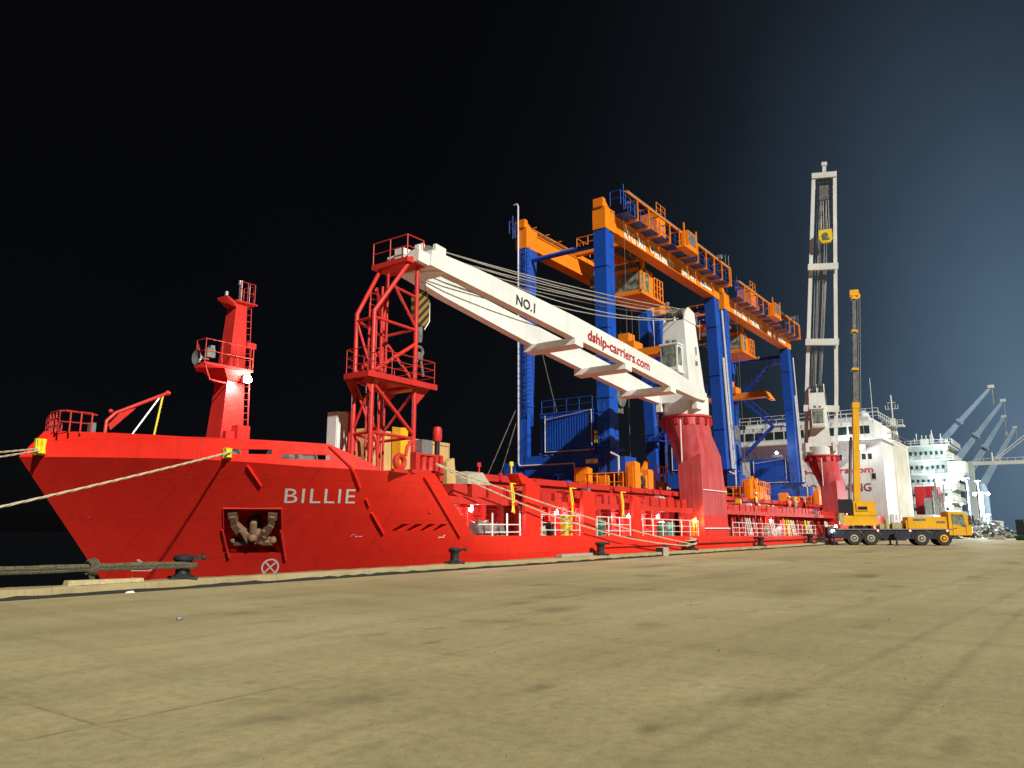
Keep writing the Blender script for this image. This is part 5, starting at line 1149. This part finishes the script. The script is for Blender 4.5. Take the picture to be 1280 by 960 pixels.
# ------------------------------------------------------------------ people on deck
def person(loc,rot,label,top,trous,helmet,arm=.0):
    J={'pel':(0,0,.95,.15,.11),'che':(0,.02,1.30,.17,.12),'nec':(0,.02,1.50,.06,.06),'hea':(0,.04,1.64,.095,.11),'crn':(0,.03,1.74,.07,.08)}
    V=[];E=[];Rr=[]
    def add(p,r,par=None):
        V.append(p); Rr.append(r)
        if par is not None: E.append((par,len(V)-1))
        return len(V)-1
    pel=add((0,0,.95),(.16,.12)); ch=add((0,.02,1.32),(.19,.12),pel); ne=add((0,.02,1.50),(.06,.06),ch); h1=add((0,.04,1.60),(.085,.095),ne); add((0,.035,1.72),(.075,.085),h1)
    for s in (-1,1):
        hip=add((s*.10,0,.86),(.10,.10),pel); kn=add((s*.12,.03,.48),(.075,.075),hip); an=add((s*.12,-.01,.10),(.05,.05),kn); add((s*.13,.14,.045),(.045,.035),an)
        sh=add((s*.20,.02,1.40),(.075,.075),ch); el=add((s*.27,.0-.02+arm*.1,1.12+arm*.05),(.052,.052),sh); wr=add((s*.25,.12+arm*.2,.92+arm*.25),(.038,.038),el); hd=add((s*.24,.17+arm*.22,.84+arm*.28),(.042,.028),wr)
    me=bpy.data.meshes.new('person'); me.from_pydata(V,E,[]); ob=bpy.data.objects.new('person',me); COL.objects.link(ob)
    sk=ob.modifiers.new('skin','SKIN'); 
    for i,r in enumerate(Rr): me.skin_vertices[0].data[i].radius=r
    me.skin_vertices[0].data[0].use_root=True
    su=ob.modifiers.new('sub','SUBSURF'); su.levels=su.render_levels=1
    dg=bpy.context.evaluated_depsgraph_get(); dg.update(); nm=bpy.data.meshes.new_from_object(ob.evaluated_get(dg)); bpy.data.objects.remove(ob); bpy.data.meshes.remove(me)
    nm.materials.clear()
    for k in (trous,top,'skin'): nm.materials.append(M[k])
    for p in nm.polygons:
        c=p.center; p.material_index=0 if c.z<.93 and abs(c.x)<.215 else (2 if (c.z>1.49 or (abs(c.x)>.2 and c.z<.9+arm*.26)) else 1); p.use_smooth=True
    o=bpy.data.objects.new('person',nm); COL.objects.link(o); o.location=loc; o.rotation_euler=(0,0,rot); tag(o,label,'person')
    m=MB(); m.lathe([(.125,1.68),(.13,1.70),(.115,1.78),(.06,1.84),(.01,1.85)],(0,.035,0),14); m.box((-.07,.12,1.68),(.07,.2,1.70)); m.build('helmet',helmet,o,local=True)
    m=MB(); 
    for z,r in ((1.05,.20),(1.22,.215)): m.lathe([(r*1.0,z),(r*1.0,z+.05)],(0,.01,0),16,'z',False)
    m.v=[Vector((v.x*1.05,v.y*.78,v.z)) for v in m.v]; m.build('reflective_band','lettw',o,local=True)
    return o
person((66.2,22.0,2.8),R(200),'worker in a yellow hi-vis vest and white helmet on the walkway aft of the pedestal','hivis','darkcloth','white')
person((76.5,22.2,2.8),R(160),'worker in orange coveralls on the walkway left of the other in orange','orangecloth','orangecloth','white',.4)
person((78.6,22.2,2.8),R(230),'worker in orange coveralls on the walkway nearest the upright white crane','orangecloth','darkcloth','hiyel',.2)

# ------------------------------------------------------------------ far berth: second ship, quay cranes, lamps
ship2=thing('berthed_ship','brightly lit pale ship with many decks berthed astern of the red ship','ship',(185,26,-2.4))
m=MB(); m.hexa([(162,21.2,-4),(330,21.2,-4),(330,45,-4),(162,45,-4)],[(160,20.8,4),(330,20.8,4),(330,45.4,4),(160,45.4,4)]); m.build('hull','pgreen',ship2)
x0=186
m=MB()
for i,(z0,z1,y0) in enumerate(((4,7,20.6),(7,10,20.4),(10,13,20.4),(13,16,20.3),(16,19.2,20.9))): m.box((x0+i*.4,y0,z0),(x0+16,44,z1-.25)); m.box((x0-1.2+i*.4,y0-1.0,z1-.25),(x0+17,44,z1))
m.box((x0-1,17.2,13.0),(x0+4,20.5,15.3)); m.prism([(17.2,13.0),(20.3,13.0),(20.3,9.0),(19.6,10.5)],'x',x0,x0+1.2)
acc=m.build('superstructure','pgreen',ship2)
m=MB()
for i,z in enumerate((4,7,10,13,16,19.2)): m.rail([(x0-1.1+i*.4,43,z),(x0-1.1+i*.4,19.5,z),(x0+16,19.5,z)],1.1,.06,(1.,.5),2)
m.build('deck_railing','white2',acc)
m=MB(); rn=random.Random(4)
for z in (5.,8.,11.,14.,17.): 
    for k in range(8): y=21.2+k*1.0; m.box((x0-.1+rn.uniform(0,.05),y,z),(x0+.0,y+.5,z+.8)) if True else 0
    y=x0+2
m.split('window_pane','glass',acc)
m=MB()
for i in range(14): y=rn.uniform(20.,27.); z=rn.uniform(17.5,19.3); m.tube([(x0+2,y,19),(x0+2,y,19+rn.uniform(1.2,3.5))],.1,6)
m.lathe([(.6,0),(.7,.6),(.2,1.2)],(x0+3,20.8,19.2),12); m.box((x0+1,24,19.2),(x0+3,25.5,20.6)); m.split('deck_aerial','white2',acc)
m=MB(); m.box((170,21.2,4),(176,25,9.6)); m.build('red_deck_house','dkred',ship2)
m=MB()
for i in range(9): m.box((163+i*2.,21,4),(164+i*2.,22.5,5.2+rn.uniform(0,2.)))
for i in range(8): m.tube([(163+i*2.3,21,4),(163+i*2.3,21,8+rn.uniform(0,3))],.15,6)
m.split('deck_gear','grime',ship2)
lm=MB()
SPOTS=[(x0-2,y,z) for y,z in ((20.4,18.2),(22.1,18.5),(19.6,14.8),(24.3,15.1),(20.6,11.4),(22.4,11.4),(19.6,9.7),(22.2,7.7),(20.3,6.0),(23.6,12.0),(18.6,6.4),(20.0,4.6))]
for p in SPOTS: lm.ball(p,rn.choice((.2,.28,.36,.5)),6)
lm.split('lamp_glass','lampport',ship2)
lamp((x0-10,21,17),1300,(.85,.97,1),.6,'berthed_ship_light',ship2); lamp((x0-9,15,10),1200,(.9,.98,1),.6,'berthed_ship_light',ship2); lamp((x0-8,20,6),800,(.9,.98,1),.6,'berthed_ship_light',ship2)
# four cranes whose pale jibs slant out over the quay
for i,(x,(ty,tz),(by,bz)) in enumerate(((200,(12.17,32.5),(24.1,19.7)),(225,(11.5,32.6),(23.,18.2)),(250,(13.0,31.6),(22.2,17.4)),(280,(12.,31.7),(21.6,15.5)))):
    lab=('pale crane jib slanting over the quay, tallest and leftmost of four','pale crane jib slanting over the quay, second from the left of four','pale crane jib slanting over the quay, third from the left of four','pale crane jib slanting over the quay, lowest and rightmost of four')[i]
    k_=x/200.; t=thing('derrick_crane',lab,'ship crane',(x,by+1.2*(by-ty)/3,4),'cranes slanting over the far quay')
    d=Vector((0,ty-by,tz-bz)); base=Vector((x,by,bz))-d*.12
    m=MB(); m.beam(base,Vector((x,ty,tz)),1.5*k_,1.2*k_,(1,0,0),.55*k_,.6*k_); m.beam(base+d*.55,base+d*.58,1.6*k_,1.3*k_,(1,0,0)); m.build('jib','palebl',t)
    m=MB(); m.box((x-.4,ty-.7,tz-.1),(x+.4,ty+.5,tz+.6)); m.build('jib_head','white2',t)
    m=MB(); m.lathe([(1.5*k_,4-base.z),(1.5*k_,-1.5),(1.1*k_,1.5)],base,16); m.build('post','palebl',t)
    m=MB(); m.tube([(x,ty-.3,tz),(x,ty-.3,tz-4)],.06,6); m.box((x-.3,ty-.6,tz-5),(x+.3,ty,tz-4)) if i==2 else 0; m.build('hoist_wire','wirelt',t)
# ship loader with its level boom and stays
t=thing('ship_loader','white ship loader with a level boom held by two stays at the far right','ship loader',(232,20,0))
m=MB(); m.beam((230,19.9,17.9),(230,-6,17.6),.9,.9); m.tube([(230,19,19),(230,-4,19)],.07,6); 
for i in range(14): m.tube([(230,19-i*1.7,18.1),(230,19-i*1.7,19)],.05,5)
m.build('boom','white2',t)
m=MB(); m.tube([(230,15.5,18.3),(230,3.,28.5)],.14,6); m.tube([(230.6,14.9,18.3),(230.6,3,27.6)],.12,6); m.tube([(230,15.4,18.3),(230,15.4,20.5)],.2,6); m.build('stay','white2',t)
m=MB(); m.beam((230,20.4,0),(230,20.2,18.5),1.2,1.2); m.beam((234,20.4,0),(231,20.2,18.5),.8,.8); m.build('tower','pgreen',t)
m=MB(); m.beam((230,3,0),(230,3,29),1.0,1.0) if False else m.beam((230,-5,0),(230,2.8,28.6),.9,.9); m.build('mast','white2',t)
# floodlight masts on the far quay
for i,(x,y,h,lab,n) in enumerate(((160,15.0,10.4,'thin lamp post nearest the berthed ship, one lamp on a bent arm',1),(162,13.5,10.0,'thin lamp post with one lamp beside the one with the bent arm',1),(158,12.75,7.7,'red and white lamp post with a wide cluster of lamps',3),(150,11.6,3.8,'short work lamp stand over the scrap heap',1))):
    t=thing('light_mast',lab,'lamp post',(x,y,0),'lamp posts on the far quay')
    m=MB(); m.tube([(x,y,0),(x,y,h-.5),(x,y+(.5 if i==0 else 0),h)],.14,8); m.box((x-.3,y-.5,h-.12),(x+.3,y+.5+(.5 if i==0 else 0),h)); m.build('post','white2',t)
    m=MB()
    for k in range(n): m.ball((x-.4,y+(k-(n-1)/2)*1.0+(.5 if i==0 else 0),h-.25),.28 if n>1 else .2,6)
    m.build('lamp_glass','lampport',t)
lamp((156,12.7,7.2),9000,(.86,.95,1),.5,'light_mast_light'); lamp((149,11.5,4.2),900,(.86,.95,1),.4,'work_lamp_light')
# scrap heap, blue container, small things far right
m=MB(); rn=random.Random(9)
for i in range(170):
    x=rn.uniform(140,158); u=rn.random(); y=8.4+u*9.4; hmax=3.0*math.sin(math.pi*min(1,max(0,.12+.80*u)))**1.2; z=rn.uniform(0,hmax)
    a=Vector((x,y,z)); b=a+Vector((rn.uniform(-1.3,1.3),rn.uniform(-1.1,1.1),rn.uniform(-.6,.8))); b.z=max(.1,b.z); m.beam(a,b,rn.uniform(.1,.5),rn.uniform(.05,.5))
o=m.build('scrap_heap','scrap',flat=True); tag(o,'long grey heap of scrap metal lying on the far quay','scrap heap')
t=thing('freight_container','dark container standing on the quay at the far right','container',(148,6.2,0))
m=MB(); m.box((145,4.8,0),(151,7.6,2.9))
for i in range(12): m.box((144.94,4.85+i*.23,.15),(145,4.97+i*.23,2.75))
m.build('container_body','navy',t); m=MB(); m.box((144.9,5.9,.1),(144.95,6.0,2.8)); m.box((144.9,6.4,.1),(144.95,6.5,2.8)); m.build('door_bar','steel',t)
m=MB(); m.box((128,8.1,0),(129.2,10.2,.35)); m.box((128.2,8.3,.35),(129,9.4,.6)); tag(m.build('pallet_stack','tarp'),'low pale pallet stack on the far quay left of the green skip','pallets')
m=MB(); m.hexa([(124,4.6,0),(126,4.6,0),(126,6.6,0),(124,6.6,0)],[(123.8,4.3,.6),(126.2,4.3,.6),(126.2,6.9,.6),(123.8,6.9,.6)]); tag(m.build('rubbish_skip','green'),'low green skip on the quay at the far right edge','skip')
m=MB(); m.lathe([(.3,0),(.3,.05),(.22,.06),(.06,.9)],(123.4,5.0,.6),14); tag(m.build('traffic_cone','orangecloth'),'orange cone standing on the green skip','cone')

# ------------------------------------------------------------------ light
w=bpy.data.worlds.new('World'); sc.world=w; w.use_nodes=True; nt=w.node_tree; nt.nodes.clear()
out=nt.nodes.new('ShaderNodeOutputWorld'); bg=nt.nodes.new('ShaderNodeBackground'); bg2=nt.nodes.new('ShaderNodeBackground'); add=nt.nodes.new('ShaderNodeAddShader')
SUN_AZ=Vector((-.34,-.93,0)).normalized(); EL=R(33)
sky=nt.nodes.new('ShaderNodeTexSky'); sky.sky_type='NISHITA'; sky.sun_disc=False; sky.sun_elevation=EL; sky.sun_rotation=math.atan2(SUN_AZ.x,SUN_AZ.y)
nt.links.new(sky.outputs[0],bg.inputs[0]); bg.inputs[1].default_value=.0002
# light-polluted night sky: the harbour's glow fades with the angle from its direction
tc=nt.nodes.new('ShaderNodeTexCoord'); dp=nt.nodes.new('ShaderNodeVectorMath'); dp.operation='DOT_PRODUCT'
GD=Vector((1.0,.02,.04)).normalized(); dp.inputs[1].default_value=GD; sq=nt.nodes.new('ShaderNodeVectorMath'); sq.operation='MULTIPLY'; sq.inputs[1].default_value=(1,1,.50); nz=nt.nodes.new('ShaderNodeVectorMath'); nz.operation='NORMALIZE'; nt.links.new(tc.outputs['Generated'],sq.inputs[0]); nt.links.new(sq.outputs[0],nz.inputs[0]); nt.links.new(nz.outputs[0],dp.inputs[0])
def ma(op,a,b_=None):
    n=nt.nodes.new('ShaderNodeMath'); n.operation=op
    for i,v in enumerate((a,b_)):
        if v is None: continue
        if hasattr(v,'node'): nt.links.new(v,n.inputs[i])
        else: n.inputs[i].default_value=v
    return n.outputs[0]
ac=ma('ARCCOSINE',dp.outputs['Value']); gl=ma('EXPONENT',ma('MULTIPLY',ac,-1/R(9.5)))
cr=ramp(nt,gl,[(0.,(.0012,.0012,.0017)),(.03,(.0022,.0024,.0033)),(.10,(.0062,.0083,.0122)),(.30,(.023,.038,.058)),(.55,(.050,.085,.130)),(1.,(.095,.150,.215))])
hzn=noise(nt,nz.outputs[0],2.2,5,.55); cr=mix(nt,cr,ramp(nt,hzn,[(.3,.80),(.7,1.18)]),1.,'MULTIPLY'); nt.links.new(cr,bg2.inputs[0]); bg2.inputs[1].default_value=1.0
nt.links.new(bg.outputs[0],add.inputs[0]); nt.links.new(bg2.outputs[0],add.inputs[1]); nt.links.new(add.outputs[0],out.inputs[0])
l=bpy.data.lights.new('quay_floodlights','SUN'); l.energy=4.3; l.angle=R(1.2); l.color=(1.,.965,.885)
o=bpy.data.objects.new('quay_floodlights',l); COL.objects.link(o)
to=SUN_AZ*math.cos(EL)+Vector((0,0,math.sin(EL))); o.rotation_euler=to.to_track_quat('Z','Y').to_euler(); o.location=(0,-20,30)

# ------------------------------------------------------------------ camera
cam=bpy.data.cameras.new('camera'); co=bpy.data.objects.new('camera',cam); COL.objects.link(co); sc.camera=co
P=math.atan(180/960.); A=math.atan(705/math.hypot(960,180))
cam.sensor_width=36; cam.lens=27.0; cam.clip_end=3000; cam.clip_start=.05
f=Vector((math.cos(A)*math.cos(P),math.sin(A)*math.cos(P),math.sin(P)))
co.location=(0,0,1.6); co.rotation_euler=f.to_track_quat('-Z','Y').to_euler()
sc.view_settings.view_transform='Standard'; sc.view_settings.look='None'; sc.view_settings.gamma=1; sc.view_settings.exposure=.35
sc.render.engine='CYCLES'; cy=sc.cycles; cy.use_denoising=True; cy.max_bounces=6; cy.diffuse_bounces=3; cy.glossy_bounces=3; cy.sample_clamp_indirect=4; cy.use_adaptive_sampling=True; cy.adaptive_threshold=.02
try: cy.denoiser='OPENIMAGEDENOISE'
except Exception: pass
